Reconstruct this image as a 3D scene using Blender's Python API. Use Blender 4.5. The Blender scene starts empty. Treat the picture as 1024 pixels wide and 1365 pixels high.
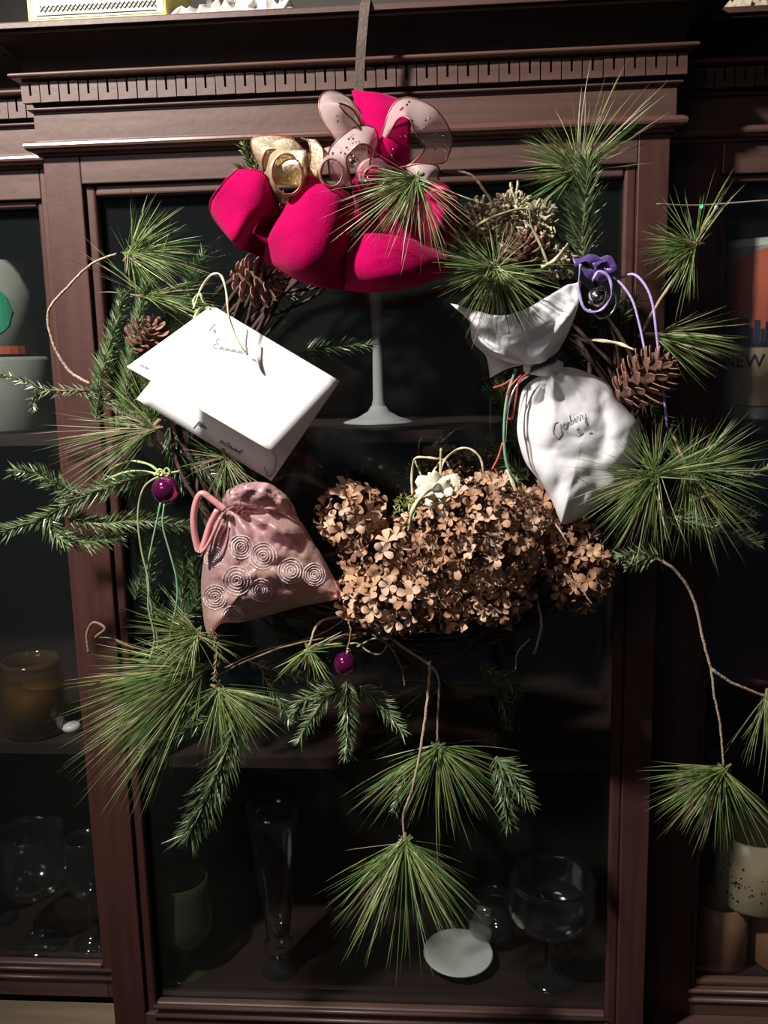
import bpy, math, random
from math import sin, cos, pi, radians as rad
from mathutils import Vector as V, Matrix
from mathutils.bvhtree import BVHTree
random.seed(7)
S = bpy.context.scene
COL = S.collection
R_ = random.uniform

# ------------------------------------------------------------------ camera
ZB = 0.85                       # height of the glazed opening's lower edge
FPX = 1200.0
yaw, pit, rol = -0.0731524, -0.17348386, -0.02294797
CF = V((sin(yaw) * cos(pit), cos(yaw) * cos(pit), sin(pit)))
r0 = V((cos(yaw), -sin(yaw), 0))
u0 = r0.cross(CF)
CR = r0 * cos(rol) + u0 * sin(rol)
CU = u0 * cos(rol) - r0 * sin(rol)
CAM = V((0.37466208, -0.98, 0.79669403 + ZB))
cd = bpy.data.cameras.new('camera')
cam = bpy.data.objects.new('camera', cd)
COL.objects.link(cam)
cam.matrix_world = Matrix(((CR.x, CU.x, -CF.x, CAM.x), (CR.y, CU.y, -CF.y, CAM.y), (CR.z, CU.z, -CF.z, CAM.z), (0, 0, 0, 1)))
cd.sensor_fit = 'VERTICAL'
cd.sensor_height = 24.0
cd.lens = 24.0 * FPX / 1365.0
cd.clip_start = 0.02
S.camera = cam

# ------------------------------------------------------------------ world, lamps, exposure
w = bpy.data.worlds.new('world')
S.world = w
w.use_nodes = True
w.node_tree.nodes['Background'].inputs[0].default_value = (0.55, 0.62, 0.85, 1)
w.node_tree.nodes['Background'].inputs[1].default_value = 0.035


def lamp(name, loc, size, power, color, target=None, kind='AREA'):
    l = bpy.data.lights.new(name, kind)
    l.energy = power
    l.color = color
    if kind == 'AREA':
        l.shape = 'DISK'
        l.size = size
    else:
        l.shadow_soft_size = size
    o = bpy.data.objects.new(name, l)
    COL.objects.link(o)
    o.location = loc
    if target:
        o.rotation_euler = (V(target) - V(loc)).to_track_quat('-Z', 'Y').to_euler()
    return o


kl = lamp('ceiling_lamp_light', (-0.45, -0.78, 2.62), 0.042, 235.0, (1.0, 0.92, 0.86), (0.12, 0.0, 1.80), 'SPOT')
kl.data.spot_size = rad(69)
kl.data.spot_blend = 1.0
lamp('room_fill_light', (-0.5, -2.0, 2.7), 1.0, 8.0, (1.0, 0.78, 0.75), (0.3, 0, 1.5))
S.view_settings.view_transform = 'Standard'
S.view_settings.look = 'None'
S.view_settings.gamma = 1
S.view_settings.exposure = 0.0
S.view_settings.use_curve_mapping = False


# ------------------------------------------------------------------ helpers
def ray(px, py):
    return (CF + CR * ((px - 512) / FPX) - CU * ((py - 682.5) / FPX))


def at(px, py, Y):
    d = ray(px, py)
    return CAM + d * ((Y - CAM.y) / d.y)


def onz(px, py, z):
    d = ray(px, py)
    return CAM + d * ((z - CAM.z) / d.z)


def mpp(p):
    return (p - CAM).dot(CF) / FPX


def lin(c):
    return tuple((x / 12.92 if x <= 0.04045 else ((x + 0.055) / 1.055) ** 2.4) for x in (v / 255.0 for v in c)) + (1,)


class MB:
    def __init__(s):
        s.v = []
        s.f = []

    def add(s, vs, fs):
        b = len(s.v)
        s.v += [tuple(x) for x in vs]
        s.f += [tuple(i + b for i in f) for f in fs]

    def box(s, x0, x1, y0, y1, z0, z1):
        s.add([(x, y, z) for x in (x0, x1) for y in (y0, y1) for z in (z0, z1)],
              [(0, 1, 3, 2), (4, 6, 7, 5), (0, 4, 5, 1), (2, 3, 7, 6), (0, 2, 6, 4), (1, 5, 7, 3)])

    def tube(s, pts, rad_, n=6, cap=True):
        pts = [V(p) for p in pts]
        m = len(pts)
        if not hasattr(rad_, '__len__'):
            rad_ = [rad_] * m
        b = len(s.v)
        up = None
        for i, p in enumerate(pts):
            t = (pts[min(i + 1, m - 1)] - pts[max(i - 1, 0)])
            t = t.normalized() if t.length > 1e-9 else V((0, 0, 1))
            if up is None:
                up = V((0, 0, 1)) if abs(t.z) < 0.9 else V((1, 0, 0))
            a = (up - t * up.dot(t)).normalized()
            up = a
            c = t.cross(a)
            for k in range(n):
                q = p + (a * cos(2 * pi * k / n) + c * sin(2 * pi * k / n)) * rad_[i]
                s.v.append(tuple(q))
        for i in range(m - 1):
            for k in range(n):
                k2 = (k + 1) % n
                s.f.append((b + i * n + k, b + i * n + k2, b + (i + 1) * n + k2, b + (i + 1) * n + k))
        if cap:
            s.f.append(tuple(b + k for k in range(n))[::-1])
            s.f.append(tuple(b + (m - 1) * n + k for k in range(n)))

    def lathe(s, c, prof, n=28, ax=None, cap=False):
        c = V(c)
        ax = V(ax).normalized() if ax else V((0, 0, 1))
        a = (V((1, 0, 0)) - ax * ax.x)
        a = a.normalized() if a.length > 0.1 else V((0, 1, 0))
        d = ax.cross(a)
        b = len(s.v)
        for (r, z) in prof:
            for k in range(n):
                t = 2 * pi * k / n
                s.v.append(tuple(c + ax * z + (a * cos(t) + d * sin(t)) * max(r, 1e-5)))
        for i in range(len(prof) - 1):
            for k in range(n):
                k2 = (k + 1) % n
                s.f.append((b + i * n + k, b + i * n + k2, b + (i + 1) * n + k2, b + (i + 1) * n + k))

    def sphere(s, c, r, n=20, sq=1.0):
        s.lathe(c, [(r * sin(pi * i / n), -r * sq * cos(pi * i / n)) for i in range(n + 1)], n * 2)

    def build(s, name, mat, parent=None, smooth=False, mods=()):
        me = bpy.data.meshes.new(name)
        off = V((0, 0, 0))
        if parent is not None:
            off = parent.matrix_world.translation if parent.parent is None else wloc(parent)
        me.from_pydata([(x[0] - off.x, x[1] - off.y, x[2] - off.z) for x in s.v], [], s.f)
        for m_ in (mat if isinstance(mat, (list, tuple)) else [mat]):
            me.materials.append(m_)
        me.polygons.foreach_set('use_smooth', [bool(smooth)] * len(me.polygons))
        o = bpy.data.objects.new(name, me)
        COL.objects.link(o)
        if parent is not None:
            o.parent = parent
        for (t, kw) in mods:
            md = o.modifiers.new(t.lower(), t)
            for k, val in kw.items():
                setattr(md, k, val)
        return o


WL = {}


def wloc(o):
    p = V(o.location)
    while o.parent:
        o = o.parent
        p += V(o.location)
    return p


def build_at(mb, name, mat, loc, smooth=False, mods=()):
    """one-mesh top-level thing with its origin at loc"""
    loc = V(loc)
    q = MB()
    q.v = [(x[0] - loc.x, x[1] - loc.y, x[2] - loc.z) for x in mb.v]
    q.f = mb.f
    o = q.build(name, mat, None, smooth, mods)
    o.location = loc
    return o


def tag(o, label=None, cat=None, group=None, kind=None):
    if label:
        o['label'] = label
    if cat:
        o['category'] = cat
    if group:
        o['group'] = group
    if kind:
        o['kind'] = kind
    return o


def thing(name, label, cat, loc, group=None):
    o = bpy.data.objects.new(name, None)
    o.empty_display_size = 0.02
    COL.objects.link(o)
    o.location = loc
    o.matrix_world = Matrix.Translation(V(loc))
    return tag(o, label, cat, group)


def spline(pts, n=8):
    """Catmull-Rom through points, n steps a span"""
    pts = [V(p) for p in pts]
    if len(pts) < 3:
        return [pts[0].lerp(pts[-1], i / n) for i in range(n + 1)]
    P = [pts[0] * 2 - pts[1]] + pts + [pts[-1] * 2 - pts[-2]]
    out = []
    for i in range(1, len(P) - 2):
        a, b, c, d = P[i - 1:i + 3]
        for k in range(n):
            t = k / n
            out.append(0.5 * ((2 * b) + (c - a) * t + (2 * a - 5 * b + 4 * c - d) * t * t + (3 * b - a - 3 * c + d) * t ** 3))
    out.append(pts[-1].copy())
    return out


def crumple(mb, amp, seed, sc=45.0):
    from mathutils import noise as N
    out = []
    for v in mb.v:
        q = V(v) * sc + V((seed, 0, 0))
        d = abs(N.noise(q)) * 1.4 + abs(N.noise(q * 2.2)) * .7 + abs(N.noise(q * 4.7)) * .3 - .45
        out.append((v[0], v[1] - d * amp, v[2] + d * amp * .3))
    mb.v = out


def pxs(lst, n=8, Y=None):
    """spline through (px, py[, Y]) points"""
    return spline([at(p[0], p[1], p[2] if len(p) > 2 else Y) for p in lst], n)


def loft(rows, n=6):
    R = [pxs(r, n) for r in rows]
    cols = list(zip(*R))
    C = [spline(c, n) for c in cols]          # C[j][i]
    nu, nv = len(C), len(C[0])
    mb = MB()
    mb.add([C[j][i] for j in range(nu) for i in range(nv)],
           [(j * nv + i, (j + 1) * nv + i, (j + 1) * nv + i + 1, j * nv + i + 1) for j in range(nu - 1) for i in range(nv - 1)])
    return mb, C


# ------------------------------------------------------------------ materials
def mat(name, base, rough=0.6, metal=0.0, spec=0.5, noise=None, bump=None, sheen=0, trans=None, coat=0, emit=None):
    """noise=(scale, amount, colour2) ; bump=(scale, strength)"""
    m = bpy.data.materials.new(name)
    m.use_nodes = True
    nt = m.node_tree
    b = nt.nodes['Principled BSDF']
    b.inputs['Base Color'].default_value = base
    b.inputs['Roughness'].default_value = rough
    b.inputs['Metallic'].default_value = metal
    b.inputs['Specular IOR Level'].default_value = spec
    if sheen:
        b.inputs['Sheen Weight'].default_value = sheen
        b.inputs['Sheen Roughness'].default_value = 0.4
    if coat:
        b.inputs['Coat Weight'].default_value = coat
    if emit:
        b.inputs['Emission Color'].default_value = emit[0]
        b.inputs['Emission Strength'].default_value = emit[1]
    tc = nt.nodes.new('ShaderNodeTexCoord')
    if noise:
        n = nt.nodes.new('ShaderNodeTexNoise')
        n.inputs['Scale'].default_value = noise[0]
        n.inputs['Detail'].default_value = 5
        mp = nt.nodes.new('ShaderNodeMapping')
        if len(noise) > 3:
            mp.inputs['Scale'].default_value = noise[3]
        nt.links.new(tc.outputs['Object'], mp.inputs[0])
        nt.links.new(mp.outputs[0], n.inputs['Vector'])
        cr = nt.nodes.new('ShaderNodeValToRGB')
        cr.color_ramp.elements[0].position = 0.5 - 0.5 * noise[1]
        cr.color_ramp.elements[1].position = 0.5 + 0.5 * noise[1]
        cr.color_ramp.elements[0].color = base
        cr.color_ramp.elements[1].color = noise[2]
        nt.links.new(n.outputs['Fac'], cr.inputs[0])
        nt.links.new(cr.outputs[0], b.inputs['Base Color'])
    if bump:
        n2 = nt.nodes.new('ShaderNodeTexNoise')
        n2.inputs['Scale'].default_value = bump[0]
        n2.inputs['Detail'].default_value = 4
        bp = nt.nodes.new('ShaderNodeBump')
        bp.inputs['Strength'].default_value = bump[1]
        bp.inputs['Distance'].default_value = 0.002
        nt.links.new(tc.outputs['Object'], n2.inputs['Vector'])
        nt.links.new(n2.outputs['Fac'], bp.inputs['Height'])
        nt.links.new(bp.outputs[0], b.inputs['Normal'])
    if trans:                       # (amount of see-through, tint)
        tr = nt.nodes.new('ShaderNodeBsdfTransparent')
        tr.inputs[0].default_value = trans[1]
        mx = nt.nodes.new('ShaderNodeMixShader')
        mx.inputs[0].default_value = trans[0]
        nt.links.new(b.outputs[0], mx.inputs[1])
        nt.links.new(tr.outputs[0], mx.inputs[2])
        nt.links.new(mx.outputs[0], nt.nodes['Material Output'].inputs[0])
    return m


def glass(name, tint, refl=1.0, rough=0.02, haze=0.0, hazecol=(0.5, 0.5, 0.5, 1)):
    m = bpy.data.materials.new(name)
    m.use_nodes = True
    nt = m.node_tree
    nt.nodes.remove(nt.nodes['Principled BSDF'])
    out = nt.nodes['Material Output']
    tr = nt.nodes.new('ShaderNodeBsdfTransparent')
    tr.inputs[0].default_value = tint
    gl = nt.nodes.new('ShaderNodeBsdfGlossy')
    gl.inputs['Roughness'].default_value = rough
    fr = nt.nodes.new('ShaderNodeLayerWeight')
    pw = nt.nodes.new('ShaderNodeMath')
    pw.operation = 'POWER'
    pw.inputs[1].default_value = 4.0
    nt.links.new(fr.outputs['Facing'], pw.inputs[0])
    mu = nt.nodes.new('ShaderNodeMath')
    mu.operation = 'MULTIPLY_ADD'
    mu.use_clamp = True
    mu.inputs[1].default_value = 0.6 * refl
    mu.inputs[2].default_value = 0.045 * refl
    nt.links.new(pw.outputs[0], mu.inputs[0])
    mx = nt.nodes.new('ShaderNodeMixShader')
    nt.links.new(mu.outputs[0], mx.inputs[0])
    nt.links.new(tr.outputs[0], mx.inputs[1])
    nt.links.new(gl.outputs[0], mx.inputs[2])
    last = mx
    if haze:
        df = nt.nodes.new('ShaderNodeBsdfDiffuse')
        df.inputs[0].default_value = hazecol
        m2 = nt.nodes.new('ShaderNodeMixShader')
        m2.inputs[0].default_value = haze
        nt.links.new(mx.outputs[0], m2.inputs[1])
        nt.links.new(df.outputs[0], m2.inputs[2])
        last = m2
    nt.links.new(last.outputs[0], out.inputs[0])
    return m


def wood(name, c1, c2, rough=0.38, axis=(3, 3, 60)):
    return mat(name, c1, rough, noise=(1.0, 0.5, c2, axis), bump=(90, 0.12), spec=0.5)


M = {}
M['wood_h'] = wood('mahogany_horizontal', (0.052, 0.027, 0.022, 1), (0.088, 0.048, 0.038, 1), 0.42, (6, 60, 120))
M['wood_cove'] = mat('dark_cove_wood', (0.010, 0.005, 0.006, 1), 0.6, noise=(1.0, 0.5, (0.016, 0.008, 0.009, 1), (6, 60, 120)), bump=(90, 0.1), spec=0.2)  # darker wood tone for the cornice cove
M['wood_gloss'] = mat('mahogany_polished', (0.075, 0.036, 0.030, 1), 0.30, noise=(1.0, 0.5, (0.11, 0.055, 0.045, 1), (6, 60, 120)), bump=(90, 0.08), spec=0.8, coat=0.4)
M['wood_v'] = wood('mahogany_vertical', (0.040, 0.016, 0.013, 1), (0.070, 0.028, 0.023, 1), 0.42, (90, 60, 5))
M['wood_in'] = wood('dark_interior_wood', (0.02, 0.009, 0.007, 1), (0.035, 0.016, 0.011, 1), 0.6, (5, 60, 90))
M['wood_floor'] = wood('floor_wood', (0.12, 0.06, 0.03, 1), (0.16, 0.09, 0.05, 1), 0.5, (60, 4, 4))
M['ledge'] = wood('tan_ledge_wood', (0.12, 0.09, 0.055, 1), (0.18, 0.14, 0.09, 1), 0.6, (5, 80, 90))  # lighter and more tan than the mahogany parts
M['plaster'] = mat('dark_plaster', (0.045, 0.042, 0.036, 1), 0.9, noise=(20, 0.6, (0.06, 0.055, 0.048, 1)), bump=(60, 0.1))
M['pane'] = glass('window_glass', (0.88, 0.90, 0.90, 1), 1.3, 0.015, 0.006, (0.42, 0.55, 0.50, 1))  # green-grey diffuse haze stands in for the dim room mirrored in the pane
M['clear'] = glass('drinking_glass', (0.90, 0.92, 0.92, 1), 2.6, 0.08, 0.012, (0.6, 0.65, 0.65, 1))
M['frosted'] = glass('frosted_glass', (0.7, 0.7, 0.7, 1), 1.2, 0.3, 0.42, (0.75, 0.77, 0.77, 1))
M['amber'] = glass('amber_glass', (0.80, 0.66, 0.42, 1), 1.8, 0.08, 0.10, (0.35, 0.25, 0.12, 1))
M['greenglass'] = glass('greenish_glass', (0.7, 0.75, 0.5, 1), 1.8, 0.08, 0.10, (0.4, 0.4, 0.2, 1))
M['velvet'] = mat('crimson_velvet', (0.26, 0.001, 0.048, 1), 0.95, spec=0.03, sheen=0.04, bump=(900, 0.5), noise=(500, 0.5, (0.32, 0.001, 0.064, 1)))
M['card'] = mat('white_card', (0.86, 0.86, 0.84, 1), 0.6, noise=(200, 0.5, (0.9, 0.9, 0.89, 1)))
M['ink'] = mat('pencil_ink', (0.25, 0.25, 0.28, 1), 0.7)
M['inkfaint'] = mat('faint_ink', (0.42, 0.42, 0.46, 1), 0.7)
M['paper'] = mat('crumpled_white_paper', (0.76, 0.78, 0.80, 1), 0.75, noise=(9, 0.6, (0.84, 0.86, 0.88, 1)), bump=(30, 0.5))
M['organza'] = mat('pink_organza', (0.62, 0.38, 0.42, 1), 0.34, spec=0.8, sheen=0.3, trans=(0.5, (0.9, 0.65, 0.7, 1)), noise=(14, 0.5, (0.52, 0.36, 0.25, 1)), bump=(160, 0.5))
M['sachet'] = mat('mauve_filling', (0.23, 0.09, 0.16, 1), 0.7, noise=(30, 0.6, (0.34, 0.17, 0.24, 1)), bump=(80, 0.6))
M['spiral'] = mat('silver_glitter_print', (0.9, 0.8, 0.8, 1), 0.35, metal=0.6, bump=(1500, 1.0))
M['satin'] = mat('pink_satin_cord', (0.62, 0.27, 0.27, 1), 0.3, spec=0.8, sheen=0.4, noise=(60, 0.5, (0.5, 0.2, 0.2, 1)))
M['sheer'] = mat('sheer_ribbon', (0.72, 0.58, 0.57, 1), 0.3, spec=0.9, sheen=0.3, trans=(0.74, (0.95, 0.88, 0.9, 1)), noise=(60, 0.3, (0.68, 0.56, 0.54, 1)))
M['goldmesh'] = mat('gold_foil_mesh', (0.62, 0.47, 0.27, 1), 0.34, metal=0.6, noise=(90, 0.3, (0.80, 0.72, 0.54, 1)), bump=(260, 1.0), trans=(0.30, (1, 0.9, 0.7, 1)))
M['wire'] = mat('bronze_ribbon_wire', (0.16, 0.05, 0.04, 1), 0.4, metal=0.6, noise=(100, 0.5, (0.25, 0.1, 0.07, 1)))
M['silver'] = mat('silver_bell', (0.75, 0.72, 0.72, 1), 0.12, metal=1.0, noise=(20, 0.5, (0.65, 0.63, 0.66, 1)))
M['purpleball'] = mat('purple_bauble', (0.28, 0.02, 0.17, 1), 0.1, metal=0.85, coat=0.6, noise=(20, 0.4, (0.34, 0.03, 0.2, 1)))
M['brass'] = mat('cap_metal', (0.6, 0.45, 0.25, 1), 0.3, metal=1.0, noise=(50, 0.5, (0.5, 0.4, 0.2, 1)))
M['violet'] = mat('violet_cord', (0.35, 0.27, 0.62, 1), 0.6, bump=(900, 0.6), noise=(200, 0.5, (0.5, 0.42, 0.75, 1)))
M['violet_dark'] = mat('dark_violet_ribbon', (0.06, 0.03, 0.16, 1), 0.4, sheen=0.5, noise=(100, 0.5, (0.1, 0.05, 0.25, 1)))
M['raffia'] = mat('cream_raffia', (0.62, 0.54, 0.40, 1), 0.7, noise=(80, 0.6, (0.50, 0.46, 0.28, 1)), bump=(200, 0.4))
M['greenrib'] = mat('pale_green_ribbon', (0.25, 0.42, 0.10, 1), 0.5, noise=(80, 0.6, (0.5, 0.62, 0.30, 1)))
M['teal_string'] = mat('sea_green_string', (0.12, 0.27, 0.16, 1), 0.6, noise=(100, 0.6, (0.22, 0.4, 0.25, 1)))
M['sage_string'] = mat('sage_string', (0.25, 0.26, 0.14, 1), 0.7, noise=(100, 0.6, (0.36, 0.35, 0.2, 1)))
M['red_string'] = mat('red_string', (0.55, 0.06, 0.06, 1), 0.5, noise=(100, 0.5, (0.6, 0.12, 0.1, 1)))
M['petal1'] = mat('dried_petal_tan', (0.44, 0.25, 0.14, 1), 0.65, noise=(80, 0.6, (0.56, 0.36, 0.22, 1)), bump=(400, 0.4))
M['petal2'] = mat('dried_petal_brown', (0.30, 0.15, 0.08, 1), 0.7, noise=(80, 0.6, (0.42, 0.24, 0.14, 1)), bump=(400, 0.4))
M['petal3'] = mat('dried_petal_pale', (0.66, 0.48, 0.36, 1), 0.5, noise=(80, 0.6, (0.50, 0.31, 0.19, 1)), bump=(400, 0.4))
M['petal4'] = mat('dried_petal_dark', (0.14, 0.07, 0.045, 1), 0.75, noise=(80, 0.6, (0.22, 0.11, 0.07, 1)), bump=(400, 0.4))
M['cone'] = mat('pinecone_scale', (0.20, 0.09, 0.06, 1), 0.6, noise=(120, 0.6, (0.36, 0.20, 0.14, 1)), bump=(300, 0.4))
M['cone_pink'] = mat('pinecone_scale_rosy', (0.36, 0.19, 0.15, 1), 0.6, noise=(120, 0.6, (0.24, 0.11, 0.09, 1)), bump=(300, 0.4))
M['cone_core'] = mat('pinecone_core', (0.05, 0.022, 0.015, 1), 0.9, noise=(120, 0.6, (0.08, 0.04, 0.03, 1)))
M['bark'] = mat('twig_bark', (0.16, 0.10, 0.06, 1), 0.85, noise=(150, 0.6, (0.26, 0.18, 0.11, 1)), bump=(300, 0.7))
M['bark_dark'] = mat('vine_bark', (0.028, 0.015, 0.010, 1), 0.9, noise=(90, 0.6, (0.06, 0.035, 0.024, 1)), bump=(200, 0.8))
M['bark_pale'] = mat('pale_twig_bark', (0.34, 0.25, 0.17, 1), 0.8, noise=(200, 0.6, (0.44, 0.35, 0.26, 1)), bump=(400, 0.8))
M['n_green'] = mat('pine_needle_green', (0.045, 0.14, 0.026, 1), 0.45, noise=(18, 0.6, (0.13, 0.22, 0.055, 1)))
M['n_yellow'] = mat('pine_needle_yellow', (0.16, 0.23, 0.05, 1), 0.45, noise=(18, 0.6, (0.27, 0.31, 0.10, 1)))
M['n_brown'] = mat('pine_needle_tan', (0.26, 0.20, 0.13, 1), 0.5, noise=(18, 0.6, (0.34, 0.27, 0.19, 1)))
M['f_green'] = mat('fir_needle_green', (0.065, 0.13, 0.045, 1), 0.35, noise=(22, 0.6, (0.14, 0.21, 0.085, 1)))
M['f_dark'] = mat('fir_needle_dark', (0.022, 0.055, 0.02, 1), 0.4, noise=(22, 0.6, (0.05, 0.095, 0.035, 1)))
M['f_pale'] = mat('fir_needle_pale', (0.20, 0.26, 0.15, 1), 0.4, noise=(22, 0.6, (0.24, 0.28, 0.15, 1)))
M['lichen'] = mat('dried_moss', (0.26, 0.23, 0.12, 1), 0.9, noise=(60, 0.6, (0.42, 0.39, 0.26, 1)), bump=(200, 0.8))
M['lichen_pale'] = mat('pale_moss', (0.46, 0.44, 0.32, 1), 0.9, noise=(60, 0.6, (0.32, 0.30, 0.2, 1)), bump=(200, 0.8))
M['whiteflower'] = mat('white_paper_rose', (0.72, 0.72, 0.60, 1), 0.6, noise=(40, 0.5, (0.62, 0.66, 0.48, 1)))
M['led_green'] = mat('green_fairy_bulb', (0.02, 0.5, 0.3, 1), 0.3, emit=((0.05, 1.0, 0.55, 1), 1.2), noise=(5, 0.5, (0.02, 0.5, 0.3, 1)))
M['led_white'] = mat('white_fairy_bulb', (0.6, 0.6, 0.6, 1), 0.3, emit=((1.0, 0.85, 0.9, 1), 0.9), noise=(5, 0.5, (0.6, 0.6, 0.6, 1)))
M['strap'] = mat('brown_hanging_strap', (0.055, 0.035, 0.028, 1), 0.6, noise=(60, 0.5, (0.08, 0.05, 0.04, 1)), bump=(300, 0.3))

# ------------------------------------------------------------------ room shell
WB = 0.40
mb = MB(); mb.box(-2.2, 2.8, WB, WB + 0.1, 0, 2.75)
tag(mb.build('wall_back', M['plaster']), kind='structure')
mb = MB(); mb.box(-2.2, 2.8, -3.2, WB, -0.05, 0)
tag(mb.build('floor', M['wood_floor']), kind='structure')
mb = MB(); mb.box(-2.2, 2.8, -3.2, WB, 2.75, 2.8)
tag(mb.build('ceiling', M['plaster']), kind='structure')

# ------------------------------------------------------------------ the cabinet
OW, OH = 0.5583, 0.9704         # glazed opening of the centre door
XL = at(57, 215, 0).x           # outer edges of the centre section
XR = at(893, 215, 0).x
WY = 0.055                      # how far the wings stand back
WXL, WXR = XL - 0.55, XR + 0.55
DEPTH = 0.36
cab = thing('china_cabinet', 'dark mahogany breakfront china cabinet with glazed doors and toothed cornice, behind the wreath', 'cabinet', (0.3, 0.15, 0))


def Zl(py, p, px=50):
    return at(px, py, -p).z


z_bead2 = (Zl(204, 0.008), Zl(186, 0.013))
z_frieze = (z_bead2[1], Zl(153, 0.004))
z_small = (Zl(149, 0.006), Zl(143, 0.009))
z_dent = (Zl(138, 0.012), Zl(111, 0.012))
z_bead1 = (Zl(104, 0.018), Zl(94, 0.021))
z_cove = (z_bead1[1], Zl(43, 0.045))
z_lip = (Zl(42, 0.045), Zl(27, 0.046))


def profile_run(pts, x0, x1, y0, name, m, parent, end_slope=None):
    """extrude a (projection, z) profile along x; end caps follow the projection when asked (mitred return)"""
    mb = MB()
    n = len(pts)
    for side, x in ((-1, x0), (1, x1)):
        for (p, z) in pts:
            mb.v.append((x + (side * p if end_slope else 0), y0 - p, z))
    for i in range(n - 1):
        mb.f.append((i, i + 1, n + i + 1, n + i))
    # returns running back to the wall
    for side, b in ((-1, 0), (1, n)):
        k = len(mb.v)
        for i in range(n):
            x, y, z = mb.v[b + i]
            mb.v.append((x, y0 + 0.05 if end_slope else y0, z))
        for i in range(n - 1):
            mb.f.append((b + i, k + i, k + i + 1, b + i + 1) if side > 0 else (b + i, b + i + 1, k + i + 1, k + i))
    return mb.build(name, m, parent)


def cornice(x0, x1, y0, sl, drop=0.0):
    H = M['wood_h']
    d = drop
    r = 0.007
    def arc(za, zb, pa, pb):
        zc = (za + zb) / 2; h = (zb - za) / 2
        return [(pa + (pb - pa) * cos(t), zc + h * sin(t)) for t in [(-pi / 2 + pi * i / 8) for i in range(9)]]
    profile_run([(0, z_frieze[0] - 0.001 - d), (0.004, z_frieze[0] - d), (0.004, z_frieze[1] - d), (0.0, z_frieze[1] - d)], x0, x1, y0, 'frieze', H, cab, sl)
    HG = M['wood_gloss']
    profile_run([(0, z_bead2[0] - 0.003), (0.003, z_bead2[0] - 0.003), (0.004, z_bead2[0])] + arc(z_bead2[0], z_bead2[1], 0.004, 0.014) + [(0, z_bead2[1] + 0.0005)], x0, x1, y0, 'bead_moulding', HG, cab, sl)
    profile_run([(0, z_small[0] - 0.003), (0.004, z_small[0] - 0.002), (0.004, z_small[0])] + arc(z_small[0], z_small[1], 0.005, 0.009) + [(0.003, z_small[1]), (0.003, z_dent[0])], x0, x1, y0, 'fillet_moulding', H, cab, sl)
    profile_run([(0.003, z_dent[0] - 0.001), (0.004, z_dent[0]), (0.004, z_dent[1] + 0.003), (0.012, z_dent[1] + 0.003), (0.012, z_bead1[0])], x0, x1, y0, 'dentil_ground', H, cab, sl)
    profile_run([(0.010, z_bead1[0] - 0.001)] + arc(z_bead1[0], z_bead1[1], 0.014, 0.021) + [(0.010, z_bead1[1] + 0.0005)], x0, x1, y0, 'bead_moulding', HG, cab, sl)
    cv = []
    for i in range(13):
        t = i / 12 * pi / 2
        cv.append((0.009 + 0.028 * (1 - cos(t)), z_cove[0] + (z_cove[1] - z_cove[0]) * sin(t)))
    profile_run(cv + [(0.040, z_cove[1]), (0.040, z_lip[0])], x0, x1, y0, 'cove_moulding', M['wood_cove'], cab, sl)
    profile_run([(0.03, z_lip[0] - 0.0005)] + arc(z_lip[0], z_lip[0] + 0.003, 0.040, 0.0425) + [(0.046, z_lip[0] + 0.004), (0.046, z_lip[1] - 0.0015), (0.0445, z_lip[1]), (-0.1, z_lip[1])], x0, x1, y0, 'crown_lip', H, cab, sl)


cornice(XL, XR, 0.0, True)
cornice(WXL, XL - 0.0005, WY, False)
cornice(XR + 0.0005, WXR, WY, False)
TOPZ = z_lip[1]

# dentils: a U-shaped tooth pair per unit, each its own piece
dh = z_dent[1] - z_dent[0]
DW = 0.0206
ud = MB()
a, bq, g = DW * 0.94, 0.0085, 0.0024
ud.box(-a / 2, -g / 2, -bq, 0, 0, dh)
ud.box(g / 2, a / 2, -bq, 0, 0, dh)
ud.box(-g / 2, g / 2, -bq, 0, 0, dh * 0.34)
umesh = bpy.data.meshes.new('dentil')
umesh.from_pydata(ud.v, [], ud.f)
umesh.polygons.foreach_set('use_smooth', [False] * len(umesh.polygons))
umesh.materials.append(M['wood_h'])


def dentils(x0, x1, y0):
    n = max(1, int(round((x1 - x0) / DW)))
    s = (x1 - x0) / n / DW
    for i in range(n):
        o = bpy.data.objects.new('dentil', umesh)
        COL.objects.link(o)
        o.parent = cab
        x = x0 + (i + 0.5) * (x1 - x0) / n
        o.matrix_world = Matrix.Translation(V((x, y0 - 0.004, z_dent[0] + 0.001)) - wloc(cab)) @ Matrix.Diagonal((s, 1 + R_(-.08, .04), 1, 1)) @ Matrix.Rotation(R_(-.02, .02), 4, 'Y')
        o.location = V((x, y0 - 0.004, z_dent[0] + 0.001)) - V(cab.location)


dentils(XL - 0.012, XR + 0.012, 0.0)
dentils(XL - 0.012 - 9 * DW, XL - 0.012, WY)
dentils(XR + 0.012, XR + 0.012 + 8 * DW, WY)

RT = z_bead2[0]                    # top of the door zone
Zo, Zt = ZB, ZB + OH
BOT = ZB - 0.035


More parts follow.
